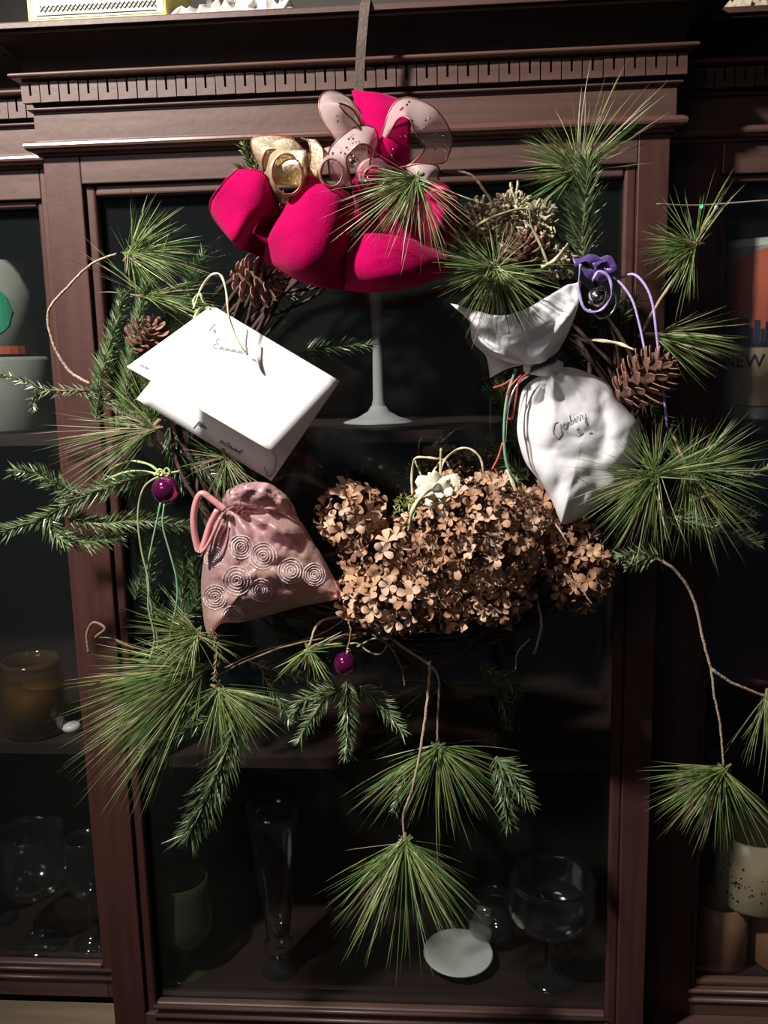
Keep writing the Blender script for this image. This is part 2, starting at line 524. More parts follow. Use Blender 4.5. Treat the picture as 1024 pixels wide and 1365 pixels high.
def door(x0, x1, ox0, ox1, y, zo, zt, bot, name, bead=0.012):
    """stiles + rails + inner bead + pane"""
    mb = MB()
    mb.box(x0, ox0 - bead, y, y + 0.022, bot, RT)
    mb.box(ox1 + bead, x1, y, y + 0.022, bot, RT)
    nst = len(mb.f)
    mb.box(ox0 - bead, ox1 + bead, y, y + 0.0215, zt + bead, RT)
    mb.box(ox0 - bead, ox1 + bead, y, y + 0.0215, bot, zo - bead)
    dr = mb.build('door', [M['wood_v'], M['wood_h']], cab, mods=[('BEVEL', dict(width=0.0012, segments=2))])
    for i, pl in enumerate(dr.data.polygons):
        pl.material_index = 0 if i < nst else 1
    # stepped glazing bead inside the frame, four strips
    yb = y + 0.006
    for (a0, a1, c0, c1, mm) in ((ox0 - bead, ox0, zo - bead, zt + bead, 'wood_v'), (ox1, ox1 + bead, zo - bead, zt + bead, 'wood_v'),
                                 (ox0, ox1, zt, zt + bead, 'wood_h'), (ox0, ox1, zo - bead, zo, 'wood_h')):
        mb = MB(); mb.box(a0, a1, yb, yb + 0.012, c0, c1)
        mb.build('glazing_bead', M[mm], dr, mods=[('BEVEL', dict(width=0.003, segments=3))])
    mb = MB(); mb.box(ox0 - 0.004, ox1 + 0.004, y + 0.0185, y + 0.0205, zo - 0.004, zt + 0.004)
    mb.build('glass_pane', M['pane'], dr)
    return dr


door(XL, XR, 0.0, OW, 0.0, Zo, Zt, BOT, 'centre')
# horizontal reeds along the foot of the centre door and of each wing
def reeds(x0, x1, y, z):
    for dz in (0.0, -0.0125):
        mb = MB()
        mb.tube([(x0, y, z + dz), (x1, y, z + dz)], 0.0028, 8)
        mb.build('reed_moulding', M['wood_h'], cab, True)


reeds(0.0, OW, -0.001, at(205, 1341, 0).z)
# wings
zwo = at(60, 1293, WY).z + 0.006
wl_ox1 = at(46, 268, WY).x
wr_ox0 = at(928, 1318, WY).x
door(wl_ox1 - 0.34, XL, wl_ox1 - 0.30, wl_ox1, WY, zwo, Zt, BOT, 'left', 0.008)
door(XR, wr_ox0 + 0.42, wr_ox0, wr_ox0 + 0.38, WY, zwo, Zt, BOT, 'right', 0.008)
reeds(wl_ox1 - 0.30, XL, WY - 0.001, at(60, 1291, WY).z)
reeds(at(915, 1325, WY).x, wr_ox0 + 0.38, WY - 0.001, at(960, 1321, WY).z)
# carcass
DB = WY + 0.30
def cbox(name, m, *a):
    mb = MB(); mb.box(*a); return mb.build(name, M[m], cab)
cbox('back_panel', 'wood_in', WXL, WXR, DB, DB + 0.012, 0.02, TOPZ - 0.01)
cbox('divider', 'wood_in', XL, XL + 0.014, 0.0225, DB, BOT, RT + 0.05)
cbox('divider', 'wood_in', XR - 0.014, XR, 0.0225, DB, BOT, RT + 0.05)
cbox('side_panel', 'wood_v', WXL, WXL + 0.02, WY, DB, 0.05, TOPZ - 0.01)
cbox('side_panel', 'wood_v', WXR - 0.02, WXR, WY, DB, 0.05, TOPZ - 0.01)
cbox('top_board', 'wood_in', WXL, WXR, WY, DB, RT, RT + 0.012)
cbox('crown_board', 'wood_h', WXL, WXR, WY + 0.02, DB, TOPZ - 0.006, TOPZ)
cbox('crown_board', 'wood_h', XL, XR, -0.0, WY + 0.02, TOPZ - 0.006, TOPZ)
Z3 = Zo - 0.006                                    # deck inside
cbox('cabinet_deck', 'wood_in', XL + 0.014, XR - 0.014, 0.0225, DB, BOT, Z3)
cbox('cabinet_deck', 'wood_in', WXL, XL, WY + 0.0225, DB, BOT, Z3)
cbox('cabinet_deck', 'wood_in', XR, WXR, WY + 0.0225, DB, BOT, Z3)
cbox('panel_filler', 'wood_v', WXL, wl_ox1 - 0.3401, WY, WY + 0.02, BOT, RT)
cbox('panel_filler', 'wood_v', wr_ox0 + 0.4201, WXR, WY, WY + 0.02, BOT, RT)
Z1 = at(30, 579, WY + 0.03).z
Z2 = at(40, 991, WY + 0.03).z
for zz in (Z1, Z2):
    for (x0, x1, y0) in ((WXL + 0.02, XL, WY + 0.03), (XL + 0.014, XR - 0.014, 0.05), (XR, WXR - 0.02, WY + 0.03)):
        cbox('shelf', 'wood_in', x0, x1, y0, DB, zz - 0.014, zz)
# base cupboard under the glazed part, with its tan ledge
LZ = at(60, 1334, WY).z
cbox('ledge', 'ledge', WXL, XL - 0.001, -0.002, WY - 0.001, LZ - 0.02, LZ)
cbox('base_carcass', 'wood_v', WXL, WXR, 0.0, DB, 0.06, LZ - 0.021)
cbox('plinth', 'wood_h', WXL + 0.02, WXR - 0.02, 0.02, DB, 0.0, 0.06)
cbox('base_top', 'wood_h', XL, WXR, 0.0, DB, LZ - 0.0205, BOT + 0.0001)

# ------------------------------------------------------------------ things on top of the cabinet
def sheet(name, cs, m, label, cat, thick=0.002):
    mb = MB(); mb.add(cs, [(0, 1, 2, 3)])
    c = sum((V(x) for x in cs), V()) / 4
    return tag(build_at(mb, name, m, c, mods=[('SOLIDIFY', dict(thickness=thick))]), label, cat)


M['yellow'] = mat('yellow_printed_card', (0.55, 0.50, 0.08, 1), 0.5, noise=(30, 0.4, (0.6, 0.55, 0.18, 1)))
M['cream'] = mat('cream_print', (0.50, 0.45, 0.32, 1), 0.5, noise=(12, 0.5, (0.46, 0.36, 0.30, 1)))
M['greyink'] = mat('grey_zigzag_print', (0.10, 0.11, 0.09, 1), 0.6)
M['film'] = mat('crinkled_clear_film', (0.6, 0.58, 0.56, 1), 0.2, spec=0.9, trans=(0.35, (0.95, 0.95, 0.95, 1)), noise=(60, 0.5, (0.7, 0.66, 0.6, 1)), bump=(60, 0.8))
ybox = thing('yellow_box', 'flat yellow box with a grey zigzag border lying on top of the cabinet at left', 'box', at(140, 20, -0.03))
p0 = at(37, 26, -0.035); p1 = at(222, 14, -0.035)
mb = MB(); mb.box(p0.x, p1.x, -0.035, 0.06, TOPZ + 0.0005, TOPZ + 0.055); mb.build('box_body', M['yellow'], ybox, mods=[('BEVEL', dict(width=0.002, segments=2))])
mb = MB(); mb.box(p0.x + 0.008, p1.x - 0.003, -0.0356, -0.0352, TOPZ + 0.005, TOPZ + 0.05); mb.build('front_print', M['cream'], ybox)
mb = MB()
n = 26
zz = [(p0.x + 0.014 + (p1.x - p0.x - 0.024) * i / n, -0.0358, TOPZ + 0.011 + 0.0055 * (i % 2)) for i in range(n + 1)]
mb.tube(zz, 0.0008, 4)
mb.tube([(x, y, z + 0.0) for (x, y, z) in [(q[0], q[1], 2 * (TOPZ + 0.01375) - q[2]) for q in zz]], 0.0008, 4)
mb.tube([(zz[0][0] - 0.004, -0.0358, TOPZ + 0.0075), (zz[-1][0], -0.0358, TOPZ + 0.0075)], 0.0006, 4)
mb.build('zigzag_border', M['greyink'], ybox)
def crumple_heap(name, x0, x1, y0, y1, h, m, label, cat, n=26, z=TOPZ):
    mb = MB()
    nv = 12
    for j in range(n + 1):
        for i in range(nv + 1):
            u, v = j / n, i / nv
            e = min(1, 4 * min(u, 1 - u, v, 1 - v) + 0.05)
            mb.v.append((x0 + (x1 - x0) * u + R_(-1, 1) * 0.003, y0 + (y1 - y0) * v + R_(-1, 1) * 0.003, z + 0.0015 + h * e * R_(0.25, 1.0)))
    for j in range(n):
        for i in range(nv):
            k = j * (nv + 1) + i
            mb.f.append((k, k + nv + 1, k + nv + 2, k + 1))
    return tag(build_at(mb, name, m, ((x0 + x1) / 2, (y0 + y1) / 2, z), mods=[('SOLIDIFY', dict(thickness=0.0006))]), label, cat)


crumple_heap('plastic_film', at(222, 14, -0.03).x, at(402, 5, -0.03).x, -0.035, 0.08, 0.035, M['film'], 'crinkled clear plastic film heaped on top of the cabinet, right of the yellow box', 'plastic film')
crumple_heap('paper_wrapper', at(950, 5, WY - .03).x, at(1100, 5, WY - .03).x, WY - 0.035, 0.15, 0.03, M['cream'], 'crumpled pale yellow paper lying on the right wing of the cabinet top', 'paper')

# hanging strap over the cornice
mb = MB()
st = [at(487, -12, -0.052), at(486, 20, -0.051), at(483, 45, -0.050), at(480, 90, -0.047), at(478, 130, -0.044), at(479, 175, -0.044)]
st = spline([V((st[0].x, 0.0, TOPZ + 0.003)), V((st[0].x, -0.045, TOPZ + 0.0025))] + st[2:], 6)
wv = 0.0046
for p in st:
    mb.v += [(p.x - wv, p.y, p.z), (p.x + wv, p.y, p.z)]
mb.f = [(2 * i, 2 * i + 1, 2 * i + 3, 2 * i + 2) for i in range(len(st) - 1)]
tag(build_at(mb, 'hanging_strap', M['strap'], st[0], mods=[('SOLIDIFY', dict(thickness=0.0012))]), 'narrow dark brown strap hanging over the cornice and holding the wreath', 'strap')

# ------------------------------------------------------------------ crockery and glass behind the panes
def on_shelf(px, py, z, ymin=0.08):
    p = onz(px, py, z + 0.0005)
    y = max(p.y, ymin + (0.045 if (px < 150 or px > 900) else 0.0))
    q = at(px, py, y)
    return V((q.x, y, z + 0.0005))


def text_mesh(txt, size):
    cu = bpy.data.curves.new('t', 'FONT'); cu.body = txt; cu.size = size; cu.align_x = 'CENTER'; cu.extrude = 0
    o = bpy.data.objects.new('t', cu); COL.objects.link(o)
    me = bpy.data.meshes.new_from_object(o)
    vs = [v.co.copy() for v in me.vertices]; fs = [tuple(p.vertices) for p in me.polygons]
    bpy.data.objects.remove(o); bpy.data.meshes.remove(me)
    return vs, fs


def wrap_text(txt, size, c, r, z, ang0, m, parent, name='lettering'):
    vs, fs = text_mesh(txt, size)
    mb = MB()
    mb.add([(c.x + r * cos(ang0 + v.x / r), c.y + r * sin(ang0 + v.x / r), c.z + z + v.y) for v in vs], fs)
    return mb.build(name, m, parent)


def stemglass(name, label, c, rf, hs, rb, hb, rt, m, group=None, k=1.0):
    """foot, stem, bowl (outer wall and inner wall)"""
    t = thing(name, label, 'glass', c, group)
    mb = MB(); mb.lathe(c, [(0, 0), (rf, 0), (rf, 0.0012), (rf * .6, 0.004 * k), (rf * .3, 0.009 * k), (0.006 * k, 0.013 * k), (0.0, 0.013 * k)], 32); mb.build('foot', m, t, True)
    mb = MB(); mb.lathe(c, [(0.006 * k, 0.010 * k), (0.0042 * k, 0.03), (0.0035 * k, hs * .6), (0.005 * k, hs)], 16); mb.build('stem', m, t, True)
    pr = []
    for i in range(13):
        u = i / 12
        r = rb * sin(min(1, u * 1.6) * pi / 2) if u < 0.62 else rb + (rt - rb) * (u - 0.62) / 0.38
        pr.append((max(r, 0.004), hs + hb * (1 - cos(u * pi / 2)) if u < 1 else hs + hb))
    inner = [(r - 0.0015, z + 0.001) for r, z in reversed(pr)]
    mb = MB(); mb.lathe(c, pr + inner, 36); mb.build('bowl', m, t, True)
    return t


# tall stemware whose foot shows through the centre pane
c = on_shelf(505, 563, Z1)
stemglass('wine_glass', 'tall frosted-stem wine glass on the upper shelf, its round foot seen inside the wreath', c, 0.045, 0.17, 0.035, 0.12, 0.03, M['frosted'], k=1.6)
c = on_shelf(250, 1322, Z3)
stemglass('goblet', 'short greenish goblet at the left of the lowest shelf, below the hanging fir sprig', c, 0.034, 0.03, 0.040, 0.10, 0.036, M['greenglass'])
c = on_shelf(213, 1300, Z3); 
# tumbler
def tumbler(name, label, c, prof, m, cat='glass', group=None, bands=()):
    t = thing(name, label, cat, c, group)
    inner = [(max(r - 0.003, 0.0005), max(z, 0.006)) for r, z in reversed(prof)]
    mb = MB(); mb.lathe(c, [(0, 0)] + prof + inner + [(0, 0.006)], 40); mb.build('glass_body' if cat == 'glass' else 'body', m, t, True)
    for (r, z, th, mm) in bands:
        mb = MB(); mb.lathe(c, [(r, z), (r + 0.0015, z + th * .3), (r + 0.0015, z + th * .7), (r, z + th)], 40); mb.build('rim', mm, t, True)
    return t


tumbler('tall_tumbler', 'tall clear tumbler at the back left corner of the lowest shelf', on_shelf(222, 1225, Z3), [(0.026, 0), (0.029, 0.06), (0.034, 0.16)], M['clear'])
# pilsner flute
c = on_shelf(374, 1304, Z3)
t = thing('pilsner_glass', 'tall slender clear beer flute on a knobbed foot, on the lowest shelf', 'glass', c)
mb = MB(); mb.lathe(c, [(0, 0), (0.024, 0), (0.024, 0.004), (0.012, 0.010), (0.014, 0.020), (0.010, 0.027), (0.0, 0.028)], 32); mb.build('foot', M['clear'], t, True)
mb = MB(); mb.lathe(c, [(0.009, 0.026), (0.017, 0.033), (0.019, 0.042), (0.012, 0.050), (0.016, 0.056)], 28); mb.build('knob', M['clear'], t, True)
pr = [(0.015, 0.055), (0.020, 0.09), (0.027, 0.15), (0.032, 0.21), (0.034, 0.235)]
mb = MB(); mb.lathe(c, pr + [(r - 0.0015, z) for r, z in reversed(pr)] + [(0, 0.058)], 36); mb.build('flute_bowl', M['clear'], t, True)
# wide footed bowl right
c = on_shelf(735, 1305, Z3)
stemglass('sherbet_glass', 'wide clear footed dessert glass at the right of the lowest shelf', c, 0.034, 0.068, 0.056, 0.075, 0.055, M['clear'])
c = on_shelf(640, 1270, Z3)
tumbler('round_tumbler', 'dim round-bellied clear tumbler behind the white saucer', onz(655, 1255, Z3), [(0.02, 0), (0.032, 0.02), (0.036, 0.045), (0.030, 0.07)], M['clear'])
# white saucer
c = at(611, 1275, 0.10)
M['china'] = mat('white_china', (0.62, 0.64, 0.58, 1), 0.35, noise=(40, 0.4, (0.70, 0.71, 0.66, 1)))
M['china_grey'] = mat('grey_green_china', (0.20, 0.22, 0.18, 1), 0.35, noise=(40, 0.4, (0.26, 0.27, 0.23, 1)))
M['china_teal'] = mat('teal_print', (0.04, 0.30, 0.24, 1), 0.4, noise=(40, 0.6, (0.05, 0.38, 0.16, 1)))
M['china_orange'] = mat('orange_print', (0.62, 0.13, 0.05, 1), 0.4, noise=(18, 0.5, (0.50, 0.10, 0.07, 1)))
M['china_cream'] = mat('cream_glaze', (0.42, 0.33, 0.2, 1), 0.35, noise=(30, 0.6, (0.5, 0.4, 0.25, 1)))
M['china_brown'] = mat('brown_stoneware', (0.34, 0.17, 0.10, 1), 0.4, noise=(18, 0.6, (0.24, 0.10, 0.05, 1)))
M['honey'] = mat('amber_contents', (0.16, 0.075, 0.022, 1), 0.5, noise=(25, 0.5, (0.10, 0.05, 0.02, 1)))
M['navy'] = mat('navy_band', (0.015, 0.02, 0.04, 1), 0.4, noise=(40, 0.5, (0.02, 0.025, 0.05, 1)))
M['china_red'] = mat('dark_red_bowl', (0.14, 0.012, 0.02, 1), 0.35, noise=(20, 0.5, (0.18, 0.02, 0.03, 1)))
ax = V((0.02, -0.06, 1))
cc = on_shelf(610, 1290, Z3)
t = thing('saucer', 'small oval-looking white saucer tilted up on the lowest shelf', 'saucer', cc)
mb = MB(); mb.lathe(c, [(0, 0), (0.020, 0), (0.0435, 0.005), (0.0465, 0.007), (0.044, 0.008), (0.02, 0.0035), (0, 0.003)], 40, ax); mb.build('dish', M['china'], t, True)
mb = MB(); mb.lathe(V((c.x, c.y + 0.004, Z3)), [(0, 0), (0.02, 0), (0.02, max(0.008, c.z - Z3 - 0.012)), (0, max(0.008, c.z - Z3 - 0.012))], 24); mb.build('stand', M['china'], t, True)

# left wing
c = on_shelf(30, 573, Z1); c.x = at(-4, 520, c.y).x
mg = tumbler('grey_canister', 'pale grey-green straight canister on the upper left shelf, under a white mug', c, [(0.066, 0), (0.068, 0.004), (0.068, 0.088), (0.064, 0.093)], M['china_grey'], 'canister')
c2 = c + V((0, 0, 0.0945))
t = thing('print_mug', 'white mug with a teal and green print stacked on the grey canister', 'mug', c2)
r = 0.055
mb = MB(); mb.lathe(c2, [(0, 0), (r - .004, 0), (r, 0.004), (r, 0.115), (r - 0.004, 0.115), (r - .004, 0.006), (0, 0.006)], 40); mb.build('body', M['china_grey'], t, True)
def patch(c, r, a0, a1, z0, z1, m, parent, name='print', n=14, ell=True):
    mb = MB()
    nv = 10
    for j in range(n + 1):
        u = j / n * 2 - 1
        h = math.sqrt(max(0, 1 - u * u)) if ell else 1
        for i in range(nv + 1):
            v = (i / nv * 2 - 1) * h
            an = (a0 + a1) / 2 + (a1 - a0) / 2 * u
            mb.v.append((c.x + r * cos(an), c.y + r * sin(an), c.z + (z0 + z1) / 2 + (z1 - z0) / 2 * v))
    for j in range(n):
        for i in range(nv):
            k = j * (nv + 1) + i
            mb.f.append((k, k + nv + 1, k + nv + 2, k + 1))
    return mb.build(name, m, parent)


patch(c2, r + 0.0006, rad(-125), rad(-35), 0.02, 0.088, M['china_teal'], t)
patch(c2, r + 0.0004, rad(-150), rad(-0), 0.002, 0.012, M['china_orange'], t, 'orange_band', ell=False)
c = on_shelf(50, 978, Z2)
t = thing('mason_jar', 'open amber glass preserving jar with threaded neck on the middle left shelf', 'jar', c)
pr = [(0.036, 0), (0.040, 0.004), (0.0405, 0.072), (0.0365, 0.079), (0.0385, 0.082), (0.036, 0.085), (0.0385, 0.089), (0.036, 0.092), (0.0385, 0.095), (0.036, 0.101), (0.033, 0.100)]
mb = MB(); mb.lathe(c, [(0, 0)] + pr + [(0.033, 0.08), (0.036, 0.07), (0.036, 0.006), (0, 0.006)], 40); mb.build('jar_body', M['amber'], t, True)
mb = MB(); mb.lathe(c, [(0, 0.0065), (0.034, 0.0065), (0.034, 0.058), (0, 0.060)], 32); mb.build('contents', M['honey'], t, True)
c = on_shelf(97, 990, Z2)
mb = MB(); mb.lathe(c, [(0, 0), (0.010, 0), (0.013, 0.006), (0.010, 0.010), (0, 0.011)], 20)
tag(build_at(mb, 'small_dish', M['china'], c, True), 'tiny white dish on the middle left shelf beside the amber jar', 'dish')
c = on_shelf(58, 1283, Z3 + 0.0)
stemglass('wine_goblet', 'large round-bowled wine glass on the lowest shelf of the left wing', c, 0.038, 0.07, 0.048, 0.10, 0.043, M['clear'])
stemglass('small_wine_glass', 'second wine glass of the left wing, half hidden by the door frame', on_shelf(124, 1270, Z3), 0.026, 0.065, 0.028, 0.095, 0.025, M['clear'])
stemglass('rear_wine_glass', 'wine glass behind the large one at the left picture edge', on_shelf(-8, 1225, Z3), 0.034, 0.08, 0.042, 0.11, 0.036, M['clear'])
# right wing
c = on_shelf(1000, 566, Z1, 0.10); c.x = at(1020, 450, c.y).x
t = thing('souvenir_glass', 'large orange-printed souvenir tumbler lettered NEW YORK on the upper right shelf', 'tumbler', c)
r = 0.062; h = 0.205
mb = MB(); mb.lathe(c, [(0, 0), (r - .006, 0), (r - .002, 0.004), (r, h * .5), (r, h), (r - 0.003, h), (r - .003, 0.006), (0, 0.006)], 44); mb.build('body', M['frosted'], t, True)
am = math.atan2(CAM.y - c.y, CAM.x - c.x)
patch(c, r + .0006, am - 0.85, am + 1.5, 0.018, 0.085, M['china_cream'], t, 'cream_panel', ell=False)
patch(c, r + .0008, am - 1.0, am + 1.5, 0.088, 0.195, M['china_orange'], t, 'orange_print', n=20)
patch(c, r + .0006, am - 1.4, am + 1.6, 0.196, 0.204, M['china'], t, 'rim_band', ell=False)
rs = random.Random(3)                      # dark city skyline printed over the orange sun
mbs = MB(); an = am - 1.2
while an < am + 1.4:
    dw = rs.uniform(0.05, 0.13); hh = rs.uniform(0.104, 0.122)
    rr = r + 0.0011
    mbs.add([(c.x + rr * cos(q), c.y + rr * sin(q), c.z + z) for q in (an, an + dw * .9) for z in (0.084, hh)], [(0, 2, 3, 1)])
    an += dw
mbs.build('skyline_print', M['navy'], t)
wrap_text('NEW YORK', 0.021, c, r + .0016, 0.062, am + 0.12, M['navy'], t)
c = on_shelf(1000, 935, Z2); c.x = at(1020, 900, c.y).x
mb = MB(); mb.lathe(c, [(0, 0), (0.03, 0), (0.032, 0.006), (0.055, 0.03), (0.066, 0.055), (0.064, 0.055), (0.052, 0.03), (0.0, 0.008)], 40)
tag(build_at(mb, 'red_bowl', M['china_red'], c, True), 'dark red bowl on the middle right shelf, barely visible behind pine needles', 'bowl')


def mug(name, label, c, r, h, m, print_m=None, hand=0.0):
    t = thing(name, label, 'mug', c)
    mb = MB(); mb.lathe(c, [(0, 0), (r * .9, 0), (r, 0.006), (r * 1.02, h * .5), (r, h), (r - .004, h), (r - .005, 0.008), (0, 0.008)], 40); mb.build('body', m, t, True)
    pts = [c + V(((r + 0.022 * sin(pi * i / 10)) * cos(hand), (r + 0.022 * sin(pi * i / 10)) * sin(hand), h * (0.22 + 0.55 * i / 10))) for i in range(11)]
    mb = MB(); mb.tube(pts, 0.005, 8); mb.build('handle', m, t, True)
    return t


c = on_shelf(957, 1300, Z3)
mug('brown_mug', 'brown stoneware mug on the lowest right shelf, left one of the pair', c, 0.034, 0.088, M['china_brown'], hand=2.6)
cc = c + V((0.078, 0.0, 0)); mug('brown_mug', 'brown stoneware mug cut by the right edge of the picture, lowest shelf', cc, 0.036, 0.088, M['china_brown'], hand=0.3)
c3 = c + V((0.040, 0, 0.0885))
mg = mug('cream_mug', 'cream mug with dark specked lettering stacked on the two brown mugs', c3, 0.048, 0.098, M['china_cream'], hand=0.2)
mb = MB()
for k in range(60):
    an = -2.0 + R_(-.9, .9); z = R_(0.02, 0.07) if k > 25 else R_(0.038, 0.046)
    q = c3 + V((0.0492 * cos(an), 0.0492 * sin(an), z)); mb.lathe(q, [(0, 0), (R_(.0006, .002), .0003), (0, .0006)], 6, (cos(an), sin(an), 0))
mb.build('speckle_print', M['navy'], mg)

# fairy-light wire at right
wirep = pxs([(876, 272, -0.05), (920, 274, -0.03), (960, 272, -0.02), (1030, 267, -0.01), (1060, 270, 0.0)], 6)
t = thing('fairy_light_wire', 'thin wire with a green and a white fairy bulb at the right of the wreath', 'string lights', wirep[0])
mb = MB(); mb.tube(wirep, 0.0009, 5); mb.build('wire', M['bark_pale'], t, True)
for (px, py, m, l) in ((935, 274, 'led_green', 'green lit bulb'), (955, 275, 'led_white', 'white lit bulb')):
    p = at(px, py + 1.5, -0.025); mb = MB(); mb.sphere(p, 0.0019, 6); tag(mb.build('bulb', M[m], t, True), l)


# ================================================================== THE WREATH
WCP = (548, 592)
wr = thing('wreath', 'twisted grapevine ring of the wreath, dark brown vines mostly hidden by greenery', 'wreath', at(548, 592, -0.04))
wc = at(*WCP, -0.045)
wrx, wrz = 0.222, 0.214
for k in range(22):
    ph, a2, fr = R_(0, 6.28), R_(0.004, 0.024), random.choice([3, 4, 5, 7])
    y0 = R_(-0.022, 0.016)
    e = R_(-0.016, 0.016)
    a0, span = R_(0, 6.28), R_(3.5, 6.2)
    pts = []
    m = 70
    for i in range(m + 1):
        t = a0 + span * i / m
        rr = 1 + (e + a2 * sin(fr * t + ph)) / 0.22
        pts.append(V((wc.x + wrx * rr * cos(t), wc.y + y0 + a2 * 0.7 * cos(fr * t + ph), wc.z + wrz * rr * sin(t))))
    mb = MB(); mb.tube(pts, [0.0028 * (1 - 0.5 * abs(i / m * 2 - 1)) * (1 + R_(-.15, .15)) for i in range(m + 1)], 6)
    mb.build('vine', M['bark_dark'], wr, True)


# ------------------------------------------------------------------ greenery builders
def needle(mb, p, d, L, r, bend, segs=3):
    d = d.normalized()
    sd = d.cross(V((R_(-1, 1), R_(-1, 1), R_(-1, 1)))).normalized()
    up = d.cross(sd)
    b = len(mb.v)
    q = V(p)
    dd = d.copy()
    for i in range(segs):
        rr = r * (1 - 0.25 * i / segs)
        mb.v += [tuple(q + sd * rr), tuple(q - sd * rr * .5 + up * rr * .87), tuple(q - sd * rr * .5 - up * rr * .87)]
        dd = (dd + bend / segs).normalized()
        q = q + dd * (L / segs)
    mb.v.append(tuple(q))
    for i in range(segs - 1):
        o = b + 3 * i
        for k in range(3):
            k2 = (k + 1) % 3
            mb.f.append((o + k, o + k2, o + 3 + k2, o + 3 + k))
    o = b + 3 * (segs - 1)
    for k in range(3):
        mb.f.append((o + k, o + (k + 1) % 3, o + 3))


def idir(deg, k=0.0):
    return CR * cos(rad(deg)) + CU * sin(rad(deg)) - CF * k


def pine(label, px, py, Y, fans, twig=None, r=0.00038, group=None, core=True, cols=('n_green', 'n_yellow')):
    """fans = [(mean angle, half spread, length px, count, droop)] ; twig = [(px,py,Y)...] ending at the tuft"""
    p = at(px, py, Y)
    s = mpp(p)
    t = thing('pine_sprig', label, 'pine sprig', p, group)
    mbs = [MB(), MB(), MB()]
    tl = 16 * s
    for (a, sp, L, n, dr) in fans:
        tip = idir(a, 0.15)
        for i in range(int(n * 1.25)):
            u = R_(-1, 1)
            da = sp * 1.1 * (u + 0.25 * u * abs(u)) / 1.25
            d = idir(a + da, R_(-0.45, 0.75))
            LL = L * s * R_(0.55, 1.08) * (1 - 0.12 * abs(u))
            base = p + tip * R_(-tl, tl) * 0.7 + V((R_(-1, 1), R_(-1, 1), R_(-1, 1))) * 0.0012
            k = random.random()
            needle(mbs[0 if k < 0.52 else (1 if k < 0.82 else 2)], base, d, LL, r * R_(.65, 1.05), V((R_(-.22, .22), R_(-.2, .2), R_(-.16, .12) - dr * R_(.4, 1.5))), 4)
    if core:
        mb = MB(); mb.tube([p - idir(fans[0][0]) * tl * .8, p, p + idir(fans[0][0], .1) * tl], [0.0016, 0.0022, 0.0008], 6)
        mb.build('shoot', M['bark'], t, True)
    for mb, m in zip(mbs, (cols[0], cols[1], 'n_brown')):
        if mb.v:
            tag(mb.build('needles', M[m], t), kind='stuff')
    if twig:
        q = pxs(twig, 8)
        mb = MB(); mb.tube([x + V((R_(-1, 1), R_(-1, 1), R_(-1, 1))) * 0.0003 for x in q], [0.0017 - 0.0006 * i / len(q) for i in range(len(q))], 7)
        mb.build('twig', M['bark_pale'], t, True)
    return t


def fir(label, branches, L=15, dens=1.0, cols=('f_green', 'f_pale'), pale=0.25, group=None, thick=0.0011, extra=None, flat=0.6):
    """branches = list of pixel polylines [(px,py,Y)...] from stem to tip, flat sprays of short needles"""
    p0 = at(*branches[0][0])
    t = thing('fir_sprig', label, 'fir sprig', p0, group)
    ma, mbb, tw = MB(), MB(), MB()
    for br in branches:
        q = pxs(br, 10)
        tot = sum((q[i + 1] - q[i]).length for i in range(len(q) - 1))
        tw.tube(q, [thick * (1 - 0.6 * i / len(q)) for i in range(len(q))], 6)
        n = max(6, int(tot / 0.00062 * dens))
        for i in range(n):
            u = (i + R_(-.5, .5)) / n
            u = min(max(u, 0.0), 0.9999)
            f = u * (len(q) - 1)
            j = int(f)
            p = q[j].lerp(q[j + 1], f - j)
            tg = (q[j + 1] - q[j]).normalized()
            side = tg.cross(CF).normalized()
            an = R_(-flat, flat)
            sgn = 1 if i % 2 else -1
            if i % 4 == 0:
                an = R_(0.7, 1.7)
            d = (side * sgn * cos(an) - CF * sin(an) * (1 if i % 5 == 0 else 1)) * sin(rad(R_(42, 62))) + tg * cos(rad(R_(38, 60)))
            s = mpp(p)
            LL = 1.25 * L * s * R_(0.75, 1.1) * (0.65 + 0.35 * math.sin(pi * min(1, 0.25 + 0.85 * u)) if u < .95 else 0.8)
            needle(mbb if random.random() < pale else ma, p, d, LL, 0.00075, tg * R_(.0, .5) + V((R_(-.15, .15), R_(-.15, .15), R_(-.15, .15))), 2)
        for i in range(8):                       # tip bud
            needle(mbb, q[-1], (q[-1] - q[-3]).normalized() + V((R_(-.5, .5), R_(-.5, .5), R_(-.5, .5))), L * .55 * mpp(q[-1]), 0.0006, V((0, 0, 0)), 2)
    tw.build('twig', M['bark'], t, True)
    tag(ma.build('needles', M[cols[0]], t), kind='stuff')
    if mbb.v:
        tag(mbb.build('needles', M[cols[1]], t), kind='stuff')
    return t


# ---- left side
pine('pine tuft at the end of the long looping bare twig, upper left', 172, 338, -0.075, [(58, 26, 100, 34, 0.1), (-5, 32, 115, 70, 0.3), (-60, 22, 70, 22, .3)],
     twig=[(120, 512, -0.06), (92, 494, -0.06), (70, 455, -0.065), (65, 415, -0.07), (88, 385, -0.075), (122, 352, -0.078), (155, 338, -0.075)])
pine('pine tuft pointing right just above the left corner of the white card', 195, 395, -0.07, [(-4, 20, 105, 75, 0.15), (80, 30, 110, 16, 0), (150, 14, 120, 8, .1)])
fir('fir spray standing upright at left, from the twig loop up to its pine tuft', [[(128, 560, -0.05), (135, 500, -0.055), (152, 440, -0.06), (165, 395, -0.062)],
    [(165, 560, -0.05), (172, 490, -0.06), (184, 430, -0.065), (196, 375, -0.07)], [(150, 580, -0.045), (185, 520, -0.05), (215, 480, -0.05), (235, 440, -0.05)]], 20, 1.0, pale=0.2)
